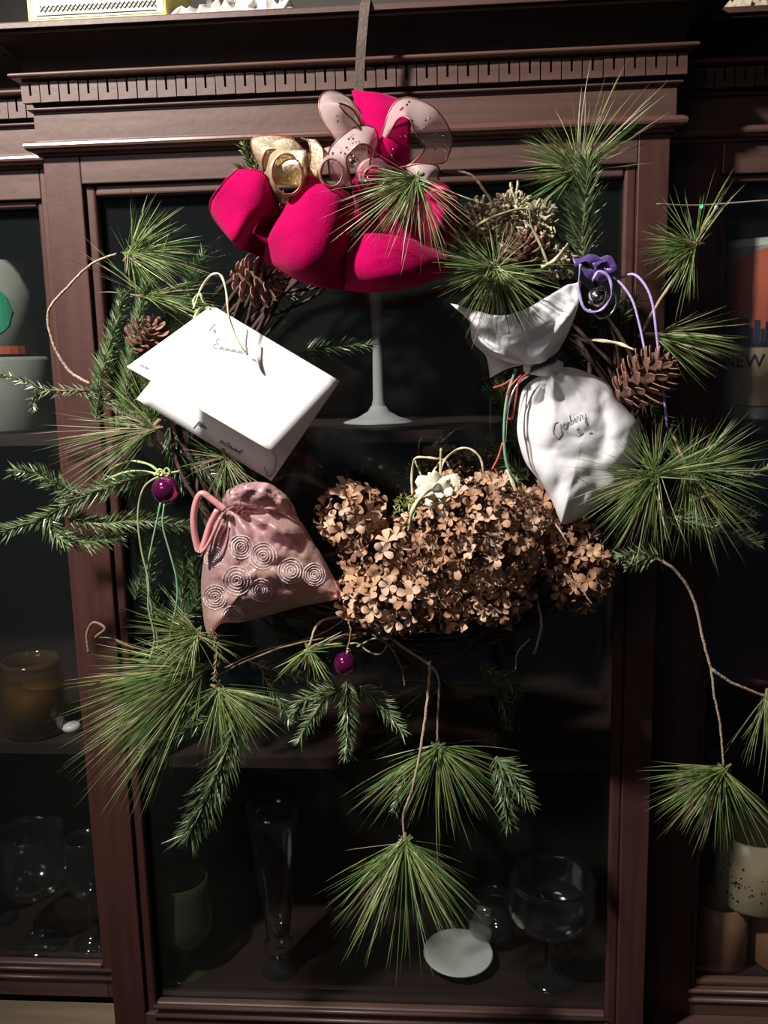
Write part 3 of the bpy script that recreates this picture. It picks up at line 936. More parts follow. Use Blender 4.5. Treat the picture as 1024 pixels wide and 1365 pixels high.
pine('short pine tuft tucked behind the left corner of the white card', 200, 560, -0.062, [(105, 40, 110, 50, 0.1), (160, 30, 70, 20, .1)])
pine('pine tuft at left whose long straw-tipped needles point down-left below the card', 205, 572, -0.085, [(190, 22, 150, 42, 0.15), (215, 20, 165, 34, 0.15), (150, 22, 90, 20, .1)], cols=('n_green', 'n_brown'))
fir('sparse spruce twig reaching the left picture edge beside the card', [[(150, 522, -0.05), (110, 520, -0.055), (62, 520, -0.06), (20, 504, -0.065), (-20, 495, -0.07)],
    [(105, 521, -0.055), (140, 535, -0.05), (160, 548, -.05)], [(62, 520, -.06), (45, 530, -.06), (44, 545, -.062)]], 13, 0.45, pale=0.7, thick=0.0014)
fir('fir branch forking to the left below the card, upper twig', [[(110, 662, -0.07), (80, 648, -0.075), (50, 632, -0.08), (20, 628, -0.085)]], 21, 1.0, pale=0.45)
fir('broad fir branch pointing left, level with the upper purple bauble', [[(200, 632, -0.06), (150, 648, -0.065), (105, 665, -0.07), (60, 690, -0.08), (12, 706, -0.09)],
    [(60, 690, -.08), (75, 712, -.08), (90, 722, -.08)]], 23, 1.1, pale=0.35)
fir('fir branch at left under the broad one, pointing right toward the pink bag', [[(90, 690, -0.065), (135, 698, -0.06), (185, 694, -0.055), (250, 702, -0.05)], [(70, 712, -.065), (115, 722, -.06), (160, 716, -.055)]], 22, 1.0, pale=0.2)
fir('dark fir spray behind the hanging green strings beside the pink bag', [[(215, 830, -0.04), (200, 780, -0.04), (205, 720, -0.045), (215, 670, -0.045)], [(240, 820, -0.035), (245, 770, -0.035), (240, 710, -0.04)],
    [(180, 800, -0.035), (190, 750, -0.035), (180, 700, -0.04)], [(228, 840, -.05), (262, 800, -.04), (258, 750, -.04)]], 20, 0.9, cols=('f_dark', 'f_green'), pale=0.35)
# ---- lower left
pine('largest pine tuft of the lower left, sweeping far down-left', 272, 890, -0.085, [(196, 22, 190, 130, 0.12), (222, 22, 225, 150, 0.12), (172, 16, 150, 55, .1), (250, 14, 130, 30, .1)], r=0.0005)
pine('bright yellow-green pine tuft right under the corner of the pink bag', 262, 845, -0.10, [(170, 45, 95, 80, 0.15), (-25, 25, 75, 16, .2), (240, 35, 80, 40, .2)], cols=('n_yellow', 'n_green'))
pine('pine tuft fanning right and down beneath the pink bag', 292, 918, -0.095, [(-25, 26, 115, 60, 0.25), (-85, 30, 105, 50, 0.1), (-140, 25, 80, 20, .1)])
fir('long fir sprig hanging straight down at lower left, pale at its tip', [[(330, 925, -0.07), (312, 975, -0.08), (290, 1030, -0.09), (268, 1080, -0.10), (252, 1112, -0.105)]], 39, 1.15, pale=0.35, thick=0.0015)
fir('short fir sprig pointing left in front of the large lower left tuft', [[(285, 955, -0.10), (245, 975, -0.11), (215, 990, -0.115), (192, 1002, -0.12)]], 19, 1.0, pale=0.4)
fir('thin spruce twig with lumpy buds running down from the pink bag corner', [[(282, 838, -0.10), (290, 870, -0.10), (285, 905, -0.10)]], 8, 0.5, cols=('bark', 'f_pale'), pale=0.3, thick=0.002)
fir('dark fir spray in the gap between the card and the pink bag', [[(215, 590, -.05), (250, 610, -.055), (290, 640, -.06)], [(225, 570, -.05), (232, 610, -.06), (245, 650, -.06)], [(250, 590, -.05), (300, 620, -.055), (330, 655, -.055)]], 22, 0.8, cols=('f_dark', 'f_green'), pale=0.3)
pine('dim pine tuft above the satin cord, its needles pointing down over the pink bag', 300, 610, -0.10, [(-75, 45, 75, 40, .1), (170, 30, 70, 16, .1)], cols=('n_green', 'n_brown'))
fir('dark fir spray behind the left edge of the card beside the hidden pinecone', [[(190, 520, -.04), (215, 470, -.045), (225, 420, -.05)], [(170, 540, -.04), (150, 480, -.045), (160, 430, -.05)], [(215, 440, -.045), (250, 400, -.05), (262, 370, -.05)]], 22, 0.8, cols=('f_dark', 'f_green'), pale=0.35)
# curled brown twig loop
mb = MB(); mb.tube(pxs([(118, 870, -0.06), (116, 845, -.06), (125, 830, -.062), (140, 838, -.065), (128, 850, -.06), (150, 852, -.055), (180, 865, -.05)], 8), 0.0015, 6)
tag(build_at(mb, 'curled_twig', M['bark'], at(118, 870, -.06), True), 'small curled brown twig above the amber jar, lower left of the wreath', 'twig')
# ---- bottom
pine('little pale pine tuft left of the lower purple bauble', 412, 866, -0.10, [(215, 16, 58, 16, 0.1), (-60, 16, 55, 20, 0.1), (20, 12, 62, 14, .1), (-95, 12, 50, 8, .1)], r=0.0007,
     twig=[(476, 822, -0.06), (440, 824, -0.075), (422, 835, -0.09), (412, 862, -0.10)], cols=('n_yellow', 'n_green'))
fir('fir sprig hanging from the lower purple bauble, three fingers of needles', [[(463, 905, -0.075), (463, 950, -0.08), (462, 1006, -0.085)], [(462, 915, -0.075), (430, 935, -0.08), (398, 985, -0.085)],
    [(480, 915, -0.07), (510, 940, -0.075), (536, 975, -0.08)], [(450, 920, -0.07), (410, 930, -0.07), (392, 950, -.07)]], 20, 1.0, pale=0.3)
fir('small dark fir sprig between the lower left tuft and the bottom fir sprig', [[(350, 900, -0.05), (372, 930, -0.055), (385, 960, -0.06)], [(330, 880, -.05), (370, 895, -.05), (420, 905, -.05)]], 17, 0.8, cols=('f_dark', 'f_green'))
pine('pine tuft hanging lowest at the end of the long bottom centre twig', 540, 1122, -0.12, [(-90, 38, 175, 70, 0.02), (-132, 20, 150, 46, 0.15), (-48, 20, 150, 50, 0.15), (-155, 12, 115, 16, .45), (-22, 10, 105, 14, .45)],
     twig=[(574, 880, -0.085), (570, 930, -0.09), (562, 990, -0.10), (550, 1050, -0.11), (538, 1085, -0.115), (539, 1120, -0.12)], r=0.00048)
pine('darker pine tuft hanging behind the bottom centre twig', 584, 996, -0.075, [(-92, 34, 140, 40, 0.05), (-150, 18, 150, 40, 0.35), (-35, 22, 140, 36, 0.3), (5, 8, 110, 8, .5)],
     twig=[(515, 846, -0.075), (545, 868, -0.08), (572, 886, -0.085), (585, 906, -0.085), (584, 950, -0.08), (583, 990, -0.075)], r=0.00042)
fir('fir sprig with bright tips hanging right of the darker bottom tuft', [[(662, 1008, -0.075), (672, 1045, -0.08), (678, 1098, -0.085)], [(660, 1010, -.075), (685, 1035, -.08), (706, 1072, -.08)]], 24, 1.1, pale=0.3)
fir('small faint fir tip behind the long bottom centre twig', [[(545, 1015, -0.06), (535, 1050, -0.06), (526, 1078, -0.06)]], 14, 0.9, cols=('f_dark', 'f_pale'))
fir('faint dark fir sprig under the right end of the hydrangeas', [[(640, 880, -0.045), (665, 920, -0.05), (678, 968, -0.05)], [(640, 890, -.045), (680, 905, -.05), (690, 925, -.05)]], 17, 0.8, cols=('f_dark', 'f_green'))
# ---- right side
pine('pine tuft above the upright fir sprig, upper right against the cornice', 772, 228, -0.09, [(150, 30, 92, 80, 0.15), (55, 22, 160, 26, 0.0), (95, 18, 130, 8, 0), (20, 16, 130, 10, .05), (210, 22, 90, 40, .1)], r=0.00042)
fir('upright fir sprig with thick needles at the upper right', [[(778, 348, -0.075), (777, 300, -0.085), (781, 255, -0.095), (783, 216, -0.10)]], 38, 1.35, pale=0.3, thick=0.0015)
pine('radiating pine tuft in front of the frill of the white paper bag', 660, 358, -0.13, [(180, 60, 100, 90, 0.05), (-60, 60, 115, 90, 0.05), (70, 50, 60, 30, .0)], cols=('n_green', 'n_yellow'))
pine('pine tuft lying over the red bow and the sheer ribbon', 555, 238, -0.20, [(215, 30, 145, 46, 0.1), (-70, 35, 130, 44, 0.05), (180, 24, 85, 40, .1), (250, 22, 90, 30, 0)], cols=('n_green', 'n_brown'))
pine('pine tuft on a bent pale twig at the far upper right', 927, 327, -0.085, [(188, 38, 80, 90, 0.05), (70, 28, 95, 18, 0), (250, 18, 110, 16, 0), (115, 14, 90, 10, 0)],
     twig=[(852, 450, -0.07), (880, 400, -0.075), (905, 365, -0.08), (926, 328, -0.085), (940, 300, -0.085), (956, 276, -0.08)])
pine('flat pine tuft pointing right beside the right pinecone', 872, 446, -0.07, [(-4, 18, 130, 36, 0.15), (-38, 18, 110, 20, 0.1), (15, 10, 110, 8, .05)])
pine('dense pine tuft at right whose needles cross the white paper bag', 875, 632, -0.14, [(195, 30, 120, 70, 0.05), (-115, 34, 130, 70, 0.05), (105, 30, 85, 40, 0), (20, 30, 100, 50, .05)])
pine('large pine tuft at the right edge of the wreath below the pinecone', 918, 628, -0.115, [(20, 40, 110, 90, 0.1), (-70, 42, 135, 90, 0.05), (100, 40, 80, 40, 0)],
     twig=[(893, 572, -0.10), (905, 598, -0.11), (918, 628, -0.115)])
fir('fir sprig pointing right below the large right hand pine tuft', [[(880, 680, -0.07), (930, 698, -0.08), (975, 712, -0.085), (1008, 722, -0.09)], [(960, 705, -.08), (980, 690, -.085), (1000, 688, -.09)]], 22, 1.1, pale=0.35)
fir('fir twig entering from the right picture edge beside the large pine tuft', [[(920, 668, -0.08), (960, 655, -0.08), (990, 637, -0.08), (1024, 622, -0.08), (1050, 612, -.08)]], 12, 0.3, pale=0.7, thick=0.0016)
fir('pale fir tip at the start of the long bare twig, lower right', [[(880, 742, -0.09), (855, 738, -0.095), (826, 742, -0.10)], [(875, 742, -.09), (855, 748, -.09), (838, 752, -.09)]], 17, 1.0, pale=0.8)
pine('pine tuft hanging at the end of the long bare twig, lower right', 965, 1026, -0.10, [(215, 34, 120, 120, 0.1), (-90, 28, 130, 34, 0.02), (-50, 16, 125, 16, .1), (175, 14, 110, 14, .5)],
     twig=[(872, 742, -0.09), (902, 762, -0.092), (925, 800, -0.095), (938, 855, -0.10), (948, 892, -0.10), (952, 925, -0.10), (960, 965, -0.10), (965, 1022, -0.10)], r=0.0005)
pine('pine tuft cut by the right picture edge, on the side branch of the long twig', 1022, 930, -0.09, [(-95, 32, 120, 50, 0.05), (-40, 30, 100, 30, .1)],
     twig=[(949, 892, -0.10), (975, 910, -0.097), (1000, 920, -0.094), (1022, 930, -0.09)])
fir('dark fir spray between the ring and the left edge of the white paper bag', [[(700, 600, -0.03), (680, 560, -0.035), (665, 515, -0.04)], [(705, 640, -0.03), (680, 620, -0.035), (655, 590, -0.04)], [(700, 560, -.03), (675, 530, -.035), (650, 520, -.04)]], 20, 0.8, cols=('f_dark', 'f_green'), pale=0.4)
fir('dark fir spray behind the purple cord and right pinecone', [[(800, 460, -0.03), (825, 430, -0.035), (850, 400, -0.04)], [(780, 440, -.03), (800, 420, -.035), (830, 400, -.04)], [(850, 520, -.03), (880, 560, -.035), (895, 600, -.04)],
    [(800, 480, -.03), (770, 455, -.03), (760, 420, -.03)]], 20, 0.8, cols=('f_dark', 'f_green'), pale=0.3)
fir('dark fir sprig behind the upper left pinecone and the bow, one branch standing in for a glass reflection', [[(300, 420, -0.03), (340, 400, -0.035), (390, 392, -0.04)], [(400, 470, -.015), (440, 463, -.015), (495, 459, -.015)], [(260, 400, -.03), (255, 370, -.03), (270, 340, -.035)]], 18, 0.7, cols=('f_dark', 'f_green'), pale=0.3)  # second branch stands in for the wreath's reflection in the glass
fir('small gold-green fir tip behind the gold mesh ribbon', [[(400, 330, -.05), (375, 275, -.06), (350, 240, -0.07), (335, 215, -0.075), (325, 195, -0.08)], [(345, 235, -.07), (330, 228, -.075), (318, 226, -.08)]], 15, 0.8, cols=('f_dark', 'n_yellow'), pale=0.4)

# long bare twig running across the top behind the bow knot
for pts, lab, r in (([(590, 228, -.09), (628, 234, -.085), (655, 268, -.08), (668, 292, -.08), (700, 330, -.06)], 'bent brown twig running right from behind the sheer ribbon', .0016),
                    ([(285, 905, -.07), (320, 885, -.08), (380, 862, -.085), (450, 848, -.08), (500, 845, -.07)], 'long thin twig along the bottom of the wreath, left of the lower bauble', .0011),
                    ([(300, 890, -.06), (350, 868, -.07), (420, 848, -.08), (470, 820, -.07)], 'second thin twig crossing under the pink bag to the hydrangeas', .0009),
                    ([(716, 800, -.075), (722, 830, -.08), (716, 860, -.085), (712, 872, -.085)], 'short pale broken stem hanging below the right hydrangeas', .0018),
                    ([(706, 852, -.08), (690, 870, -.085), (688, 893, -.085)], 'thin forked pale stem below the right hydrangeas', .0011),
                    ([(752, 765, -.12), (772, 782, -.12), (790, 806, -.12)], 'pale stem sticking down-right out of the rightmost hydrangea', .0011),
                    ([(740, 698, -.09), (750, 712, -.10), (757, 725, -.10)], 'short pale stem below the tip of the paper bag', .0011),
                    ([(496, 845, -.085), (520, 862, -.09), (535, 890, -.09), (540, 915, -.09)], 'curved grey-green stem right of the lower bauble', .0012),
                    ([(215, 600, -.07), (205, 585, -.08), (208, 565, -.08), (225, 556, -.075), (235, 580, -.07)], 'small bent brown vine loop below the left corner of the card', .0032)):
    q = pxs(pts, 8)
    mb = MB(); mb.tube([x + V((R_(-1, 1), 0, R_(-1, 1))) * .0003 for x in q], [r * (1 - .4 * i / len(q)) for i in range(len(q))], 7)
    tag(build_at(mb, 'bare_twig', M['bark_pale' if 'pale' in lab else 'bark'], q[0], True), lab, 'twig')

# ------------------------------------------------------------------ pinecones
def scale_mesh(m):
    mb = MB()
    rows = [(0.0, 0.25, 0.0), (0.35, 0.45, -0.03), (0.7, 0.62, 0.03), (0.92, 0.5, 0.13), (1.0, 0.16, 0.20)]
    for (x, wd, z) in rows:
        for k in (-1, 0, 1):
            mb.v.append((x, k * wd * .5, z - (0.06 if k else 0)))
        for k in (1, 0, -1):
            mb.v.append((x, k * wd * .5, z - 0.07 - (0.05 if k else 0.02)))
    for i in range(len(rows) - 1):
        for k in range(6):
            mb.f.append((i * 6 + k, i * 6 + (k + 1) % 6, i * 6 + 6 + (k + 1) % 6, i * 6 + 6 + k))
    mb.f.append(tuple(24 + k for k in range(6)))
    me = bpy.data.meshes.new('scale')
    me.from_pydata(mb.v, [], mb.f)
    me.materials.append(m)
    return me


SC = {k: scale_mesh(M[k]) for k in ('cone', 'cone_pink')}


def pinecone(label, px, py, Y, axis, Lpx, Wpx, m='cone', n=72, openness=0.75, group=None):
    c = at(px, py, Y)
    s = mpp(c)
    L, W = Lpx * s, Wpx * s * 0.5
    ax = axis.normalized()
    base = c - ax * L / 2
    t = thing('pinecone', label, 'pinecone', base, group)
    a = ax.cross(V((0.3, 0.2, 1))).normalized()
    b = ax.cross(a)
    mb = MB(); mb.lathe(base, [(W * .15, 0), (W * .42, L * .2), (W * .40, L * .5), (W * .22, L * .85), (0, L * .95)], 14, ax); mb.build('core', M['cone_core'], t, True)
    for i in range(n):
        u = (i + 0.5) / n
        an = i * 2.39996
        rad_ = W * (sin(pi * (0.16 + 0.80 * u)) ** 0.75) * R_(.93, 1.07)
        out = a * cos(an) + b * sin(an)
        el = openness * (0.15 + 0.9 * u)
        d = (out * cos(el) + ax * sin(el)).normalized()
        side = ax.cross(out)
        nn = d.cross(side) * -1
        if nn.dot(ax) < 0:
            nn = -nn
        o = bpy.data.objects.new('scale', SC[m])
        COL.objects.link(o)
        o.parent = t
        sz = rad_ * 1.02
        wz = min(sz, W) * (1.15 - 0.35 * u) * 0.56
        X, Yv, Z = d * sz * 1.06, nn.cross(d).normalized() * wz, nn * W * 0.50
        P = ax * (L * (0.04 + 0.86 * u))
        o.matrix_local = Matrix(((X.x, Yv.x, Z.x, P.x), (X.y, Yv.y, Z.y, P.y), (X.z, Yv.z, Z.z, P.z), (0, 0, 0, 1)))
    return t


pinecone('rosy brown pinecone below the left end of the red bow', 345, 373, -0.10, idir(-12, 0.5), 76, 72, 'cone_pink', 50, openness=0.5)
pinecone('reddish brown pinecone on the violet cord, right of the paper bag', 862, 503, -0.125, idir(40, 0.35), 92, 80, 'cone', 62, openness=0.5)
pinecone('grey-brown pinecone half hidden behind the left corner of the card', 196, 450, -0.06, idir(60, 0.9), 52, 62, 'cone', 48)
pinecone('brown pinecone nested in dried moss at the upper right', 700, 340, -0.085, idir(110, 0.9), 66, 74, 'cone', 54)

# ------------------------------------------------------------------ dried moss at upper right
def moss(name, label, blobs, m1, m2, n=260):
    c0 = at(*blobs[0][:3])
    t = thing(name, label, 'moss', c0)
    A, B = MB(), MB()
    for (px, py, Y, r) in blobs:
        c = at(px, py, Y); s = mpp(c)
        for i in range(n):
            d = V((R_(-1, 1), R_(-1, 1), R_(-1, 1))).normalized()
            p = c + d * r * s * R_(.1, 1)
            pts = [p]
            dd = (d + V((R_(-1, 1), R_(-1, 1), R_(-1, 1))) * .9).normalized()
            for k in range(3):
                dd = (dd + V((R_(-1, 1), R_(-1, 1), R_(-1, 1))) * .5).normalized()
                pts.append(pts[-1] + dd * r * s * .16)
            (A if random.random() < .6 else B).tube(pts, [.0006, .0012, .0016, .0013], 4)
    tag(A.build('moss_strands', M[m1], t), kind='stuff'); tag(B.build('moss_strands', M[m2], t), kind='stuff')
    return t


moss('moss_clump', 'clump of dried grey-green moss at the upper right around a pinecone', [(640, 300, -.07, 36), (680, 285, -.08, 30), (715, 298, -.08, 26), (618, 312, -.065, 26), (722, 345, -.08, 24), (745, 352, -.08, 20)], 'lichen', 'lichen_pale', 210)

# ------------------------------------------------------------------ ribbons and strings
def string(name, label, pts, r, m, Y=None, cat='ribbon', flat=False, n=8, parts=None, group=None):
    q = pxs(pts, n, Y)
    mb = MB()
    if flat:
        for i, p in enumerate(q):
            t = (q[min(i + 1, len(q) - 1)] - q[max(i - 1, 0)]).normalized()
            sd = t.cross(CF).normalized()
            an = 0.9 * sin(i * 0.35)
            w_ = (sd * cos(an) + CF * sin(an)) * r
            mb.v += [tuple(p - w_), tuple(p + w_)]
        mb.f = [(2 * i, 2 * i + 1, 2 * i + 3, 2 * i + 2) for i in range(len(q) - 1)]
        o = build_at(mb, name, M[m], q[0], True, [('SOLIDIFY', dict(thickness=0.0005))])
    else:
        mb.tube(q, r, 6)
        o = build_at(mb, name, M[m], q[0], True)
    return tag(o, label, cat, group)


string('green_ribbon', 'bright pale green ribbon loop at left, beside the upper purple bauble', [(136, 640), (150, 624), (175, 615), (200, 620), (212, 632), (190, 628), (165, 630), (140, 640)], .0013, 'greenrib', -0.10, flat=True)
string('teal_string', 'left one of the two sea-green strings hanging under the upper bauble', [(214, 670), (208, 700), (202, 728), (196, 765), (200, 800), (207, 830), (212, 870)], .0010, 'teal_string', -0.10, 'string')
string('teal_string', 'right one of the two sea-green strings hanging under the upper bauble', [(219, 672), (217, 700), (226, 735), (235, 770), (236, 800), (228, 840), (222, 880)], .0010, 'teal_string', -0.10, 'string')
string('sage_string', 'long sage string looping down outermost left of the sea-green ones', [(240, 628), (215, 634), (192, 650), (184, 685), (188, 730), (198, 775), (198, 810), (206, 850), (200, 880)], .0011, 'sage_string', -0.105, 'string')
string('raffia_tie', 'cream raffia tie looping from the pinecone through the white card', [(258, 412, -.10), (268, 385, -.11), (280, 368, -.115), (293, 366, -.12), (301, 385, -.125), (306, 425, -.128), (318, 455, -.129), (330, 473, -.127)], .0011, 'raffia', cat='raffia', flat=True)
string('raffia_tie', 'second thin strand of raffia going through the card behind its top edge', [(330, 473, -.128), (328, 458, -.122), (330, 440, -.115)], .0010, 'bark', cat='raffia')
string('green_bow', 'tiny pale green ribbon knot at the top corner of the card', [(262, 416), (258, 402), (266, 392), (272, 404), (280, 412), (268, 410), (258, 425)], .0014, 'greenrib', -0.10, flat=True)
string('green_knot', 'tiny green ribbon knot on top of the upper purple bauble', [(206, 634), (212, 626), (220, 630), (214, 636), (222, 624), (226, 632), (210, 640)], .0012, 'greenrib', -0.115, flat=True)
string('raffia_loop', 'right raffia loop standing up behind the hydrangeas', [(585, 640), (592, 615), (608, 600), (625, 598), (640, 610), (645, 632)], .0011, 'raffia', -0.09, 'raffia', True)
string('raffia_loop', 'left angular raffia loop behind the hydrangeas', [(550, 660), (549, 635), (553, 612), (570, 610), (586, 611), (588, 598), (587, 635)], .0012, 'raffia', -0.09, 'raffia', True)
string('raffia_loop', 'raffia strand crossing diagonally behind the white paper rose', [(553, 614), (560, 630), (568, 645), (580, 625), (592, 612), (600, 625), (610, 640)], .0010, 'raffia', -0.085, 'raffia', True)
string('raffia_strand', 'cream raffia strand hanging over the front of the hydrangeas', [(600, 645, -.12), (570, 655, -.14), (552, 675, -.15), (546, 700, -.155)], .0019, 'raffia', cat='raffia', flat=True)
string('raffia_strand', 'second raffia strand beside the one over the hydrangeas', [(590, 652, -.12), (560, 668, -.145), (550, 690, -.152), (544, 708, -.155)], .0013, 'greenrib', cat='raffia', flat=True)
string('raffia_strand', 'pale raffia strand tied across to the right pinecone', [(770, 453, -.10), (800, 454, -.11), (825, 458, -.12), (845, 466, -.13)], .0016, 'raffia', cat='raffia', flat=True)
string('raffia_strand', 'pale raffia end standing up at the top right of the hydrangeas', [(676, 626, -.12), (682, 640, -.13), (688, 655, -.13)], .0019, 'raffia', cat='raffia', flat=True)
string('raffia_strand', 'cream raffia end at the upper right, above the paper frill', [(722, 356, -.11), (740, 346, -.115), (758, 325, -.12)], .0016, 'raffia', cat='raffia', flat=True)
string('raffia_strand', 'wiry yellow-grey strand arching over the moss at upper right', [(600, 340), (640, 298), (700, 278), (708, 300), (722, 330), (735, 365)], .0012, 'sage_string', -0.11, 'raffia', True)
string('hanging_loop', 'left strand of the violet cord holding the right pinecone', [(796, 352, -.10), (822, 372, -.11), (842, 398, -.12), (852, 430, -.125), (860, 468, -.13)], .0012, 'violet', cat='cord')
string('hanging_loop', 'right arching strand of the violet cord holding the right pinecone', [(828, 370, -.10), (845, 366, -.11), (860, 380, -.12), (870, 405, -.125), (876, 450, -.13), (890, 570, -.12)], .0013, 'violet', cat='cord')
string('violet_curl', 'pale violet ribbon curl around the silver bell', [(774, 352), (772, 385), (780, 412), (800, 414), (815, 395), (812, 370), (798, 362), (790, 375)], .0013, 'violet', -0.13, flat=True)
string('silver_curl', 'silver wire curl under the silver bell', [(786, 412), (800, 424), (815, 418), (822, 400), (815, 385)], .0010, 'silver', -0.12, 'ribbon')
for k, (pts, lab) in enumerate((([(765, 350), (785, 345), (800, 352), (790, 366), (775, 356)], 'dark violet ribbon loop above the silver bell, left one'),
                    ([(790, 352), (808, 346), (816, 358), (802, 370), (792, 360)], 'dark violet ribbon loop above the silver bell, right one'))):
    string('violet_ribbon', lab, pts, .0045, 'violet_dark', -0.115, flat=True)
string('green_string', 'dark green and white string hanging left of the paper bag', [(688, 492, -.11), (676, 530, -.12), (672, 580, -.12), (676, 620, -.12), (690, 645, -.12)], .0014, 'teal_string', cat='string')
string('white_string', 'white thread beside the dark green string left of the paper bag', [(705, 500, -.12), (688, 515, -.12), (677, 545, -.124), (673, 590, -.124)], .0009, 'silver', cat='string')
string('red_string', 'red thread loop at the neck of the white paper bag', [(706, 496, -.12), (692, 508, -.12), (688, 530, -.12), (682, 558, -.12), (674, 550, -.12), (678, 520, -.12), (695, 500, -.12)], .0009, 'red_string', cat='string')
string('red_string', 'short red thread left of the paper bag neck', [(658, 517, -.11), (672, 512, -.11), (684, 504, -.11)], .0009, 'red_string', cat='string')
string('red_string', 'red thread end rising behind the hydrangeas', [(656, 626, -.09), (664, 610, -.09), (670, 590, -.09)], .0009, 'red_string', cat='string')
string('green_curl', 'dull green ribbon curl right of the lower purple bauble', [(476, 862), (500, 851), (516, 858), (506, 872), (490, 868), (478, 858), (466, 858)], .0009, 'sage_string', -0.085, flat=True)
string('pale_curl', 'curved pale stalk at the foot of the hydrangeas above the bauble', [(492, 826), (500, 838), (506, 845)], .0022, 'raffia', -0.10, 'raffia')
string('bauble_string', 'brown string holding the lower purple bauble', [(468, 838), (466, 855), (462, 868)], .0010, 'bark', -0.095, 'string')

# ------------------------------------------------------------------ baubles and bells
def bauble(label, px, py, Y, rpx, m='purpleball', name='bauble', cat='bauble', cap=(0.3, 1)):
    c = at(px, py, Y); r = rpx * mpp(c)
    t = thing(name, label, cat, c)
    mb = MB(); mb.sphere(c, r, 24); mb.build('ball', M[m], t, True)
    ax = (CR * cap[0] + V((0, 0, 1)) * cap[1]).normalized()
    mb = MB(); mb.lathe(c + ax * r * .95, [(r * .25, 0), (r * .27, r * .1), (r * .22, r * .25), (0, r * .27)], 16, ax); mb.build('cap', M['brass'], t, True)
    mb = MB(); mb.tube([c + ax * r * (1.2 + .16 * sin(a)) + CR * r * .16 * cos(a) for a in [2 * pi * i / 12 for i in range(13)]], r * .035, 5); mb.build('hook', M['brass'], t, True)
    return t


bauble('shiny purple bauble under the green knot, left of the pink bag', 221, 653, -0.115, 18.5, cap=(-.2, 1))
bauble('shiny purple bauble hanging at the bottom centre of the wreath', 460, 884, -0.10, 15.5)
bauble('silver round bell inside the violet ribbon curl at the upper right', 797, 397, -0.105, 15, 'silver', 'bell', 'bell')
bauble('tiny bright silver bead in the middle of the sheer ribbon', 470, 216, -0.155, 7, 'silver', 'bead', 'bead')
bauble('tiny silver bead below the sheer ribbon at the edge of the pine tuft', 489, 243, -0.17, 6, 'silver', 'bead', 'bead')
bauble('small silver bead at the foot of the pink cord loop', 266, 737, -0.115, 5, 'silver', 'bead', 'bead')

# ------------------------------------------------------------------ red velvet bow
bow = thing('velvet_bow', 'large crimson velvet bow at the top of the wreath', 'bow', at(470, 260, -0.11))
SOL = [('SOLIDIFY', dict(thickness=0.0014))]


def bowpart(name, rows, label=None, m='velvet', n=7):
    mb, C = loft(rows, n)
    crumple(mb, .0022, len(rows), 26)
    o = mb.build(name, M[m], bow, True, SOL)
    nv = len(C[0])
    for k in (0, nv - 1):
        e = MB(); e.tube([mb.v[j * nv + k] for j in range(len(C))], 0.0009, 6); e.build('hem', M[m], o, True)
    if len(rows) > 3:
        for j in (0, len(C) - 1):
            e = MB(); e.tube([mb.v[j * nv + k] for k in range(nv)], 0.0009, 6); e.build('hem', M[m], o, True)
    if label:
        o['label'] = label
    return C


bowpart('loop', [[(372, 262, -.125), (350, 231, -.145), (316, 227, -.135)],
                 [(368, 285, -.14), (340, 262, -.16), (296, 246, -.15)],
                 [(352, 288, -.145), (322, 290, -.163), (281, 270, -.135)],
                 [(337, 306, -.14), (312, 320, -.165), (286, 292, -.13)],
                 [(327, 333, -.13), (322, 333, -.14), (318, 331, -.13)]])
bowpart('loop', [[(378, 268, -.12), (368, 282, -.115), (352, 286, -.125)],
                 [(380, 300, -.115), (362, 308, -.11), (338, 308, -.12)],
                 [(372, 330, -.11), (352, 342, -.12), (327, 333, -.128)]])
bowpart('loop', [[(408, 236, -.13), (413, 234, -.14), (425, 238, -.14), (440, 248, -.13)],
                 [(385, 272, -.15), (412, 265, -.166), (445, 262, -.162), (470, 266, -.14)],
                 [(362, 312, -.15), (398, 310, -.176), (438, 312, -.176), (465, 316, -.15)],
                 [(353, 344, -.13), (390, 348, -.172), (430, 352, -.174), (462, 352, -.145)],
                 [(362, 352, -.135), (395, 371, -.157), (430, 382, -.160), (458, 386, -.14)]])
bowpart('loop', [[(462, 318, -.135), (500, 313, -.15), (540, 318, -.15), (575, 330, -.12)],
                 [(462, 340, -.15), (505, 338, -.166), (550, 338, -.158), (592, 340, -.125)],
                 [(461, 365, -.15), (505, 368, -.17), (555, 362, -.16), (602, 350, -.12)],
                 [(459, 386, -.12), (505, 388, -.148), (555, 380, -.142), (604, 360, -.10)]])
bowpart('loop', [[(470, 280, -.10), (500, 290, -.095), (540, 290, -.095), (572, 300, -.10)],
                 [(464, 305, -.10), (500, 318, -.09), (540, 322, -.09), (570, 332, -.10)]])
bowpart('loop', [[(470, 122, -.10), (500, 124, -.115), (530, 132, -.11)],
                 [(478, 150, -.115), (508, 156, -.13), (545, 152, -.125)],
                 [(490, 200, -.12), (515, 205, -.14), (545, 200, -.13)],
                 [(500, 240, -.11), (520, 245, -.12), (540, 240, -.11)]])
bowpart('loop', [[(560, 248, -.10), (590, 246, -.12), (608, 262, -.11)],
                 [(562, 270, -.12), (590, 272, -.135), (612, 276, -.12)],
                 [(562, 300, -.12), (585, 306, -.14), (604, 306, -.11)],
                 [(560, 332, -.10), (580, 338, -.11), (598, 334, -.10)]])
bowpart('tail', [[(500, 250, -.10), (530, 255, -.11), (560, 250, -.10)], [(505, 285, -.11), (530, 290, -.12), (560, 290, -.11)], [(515, 330, -.12), (540, 340, -.13), (565, 335, -.12)]])


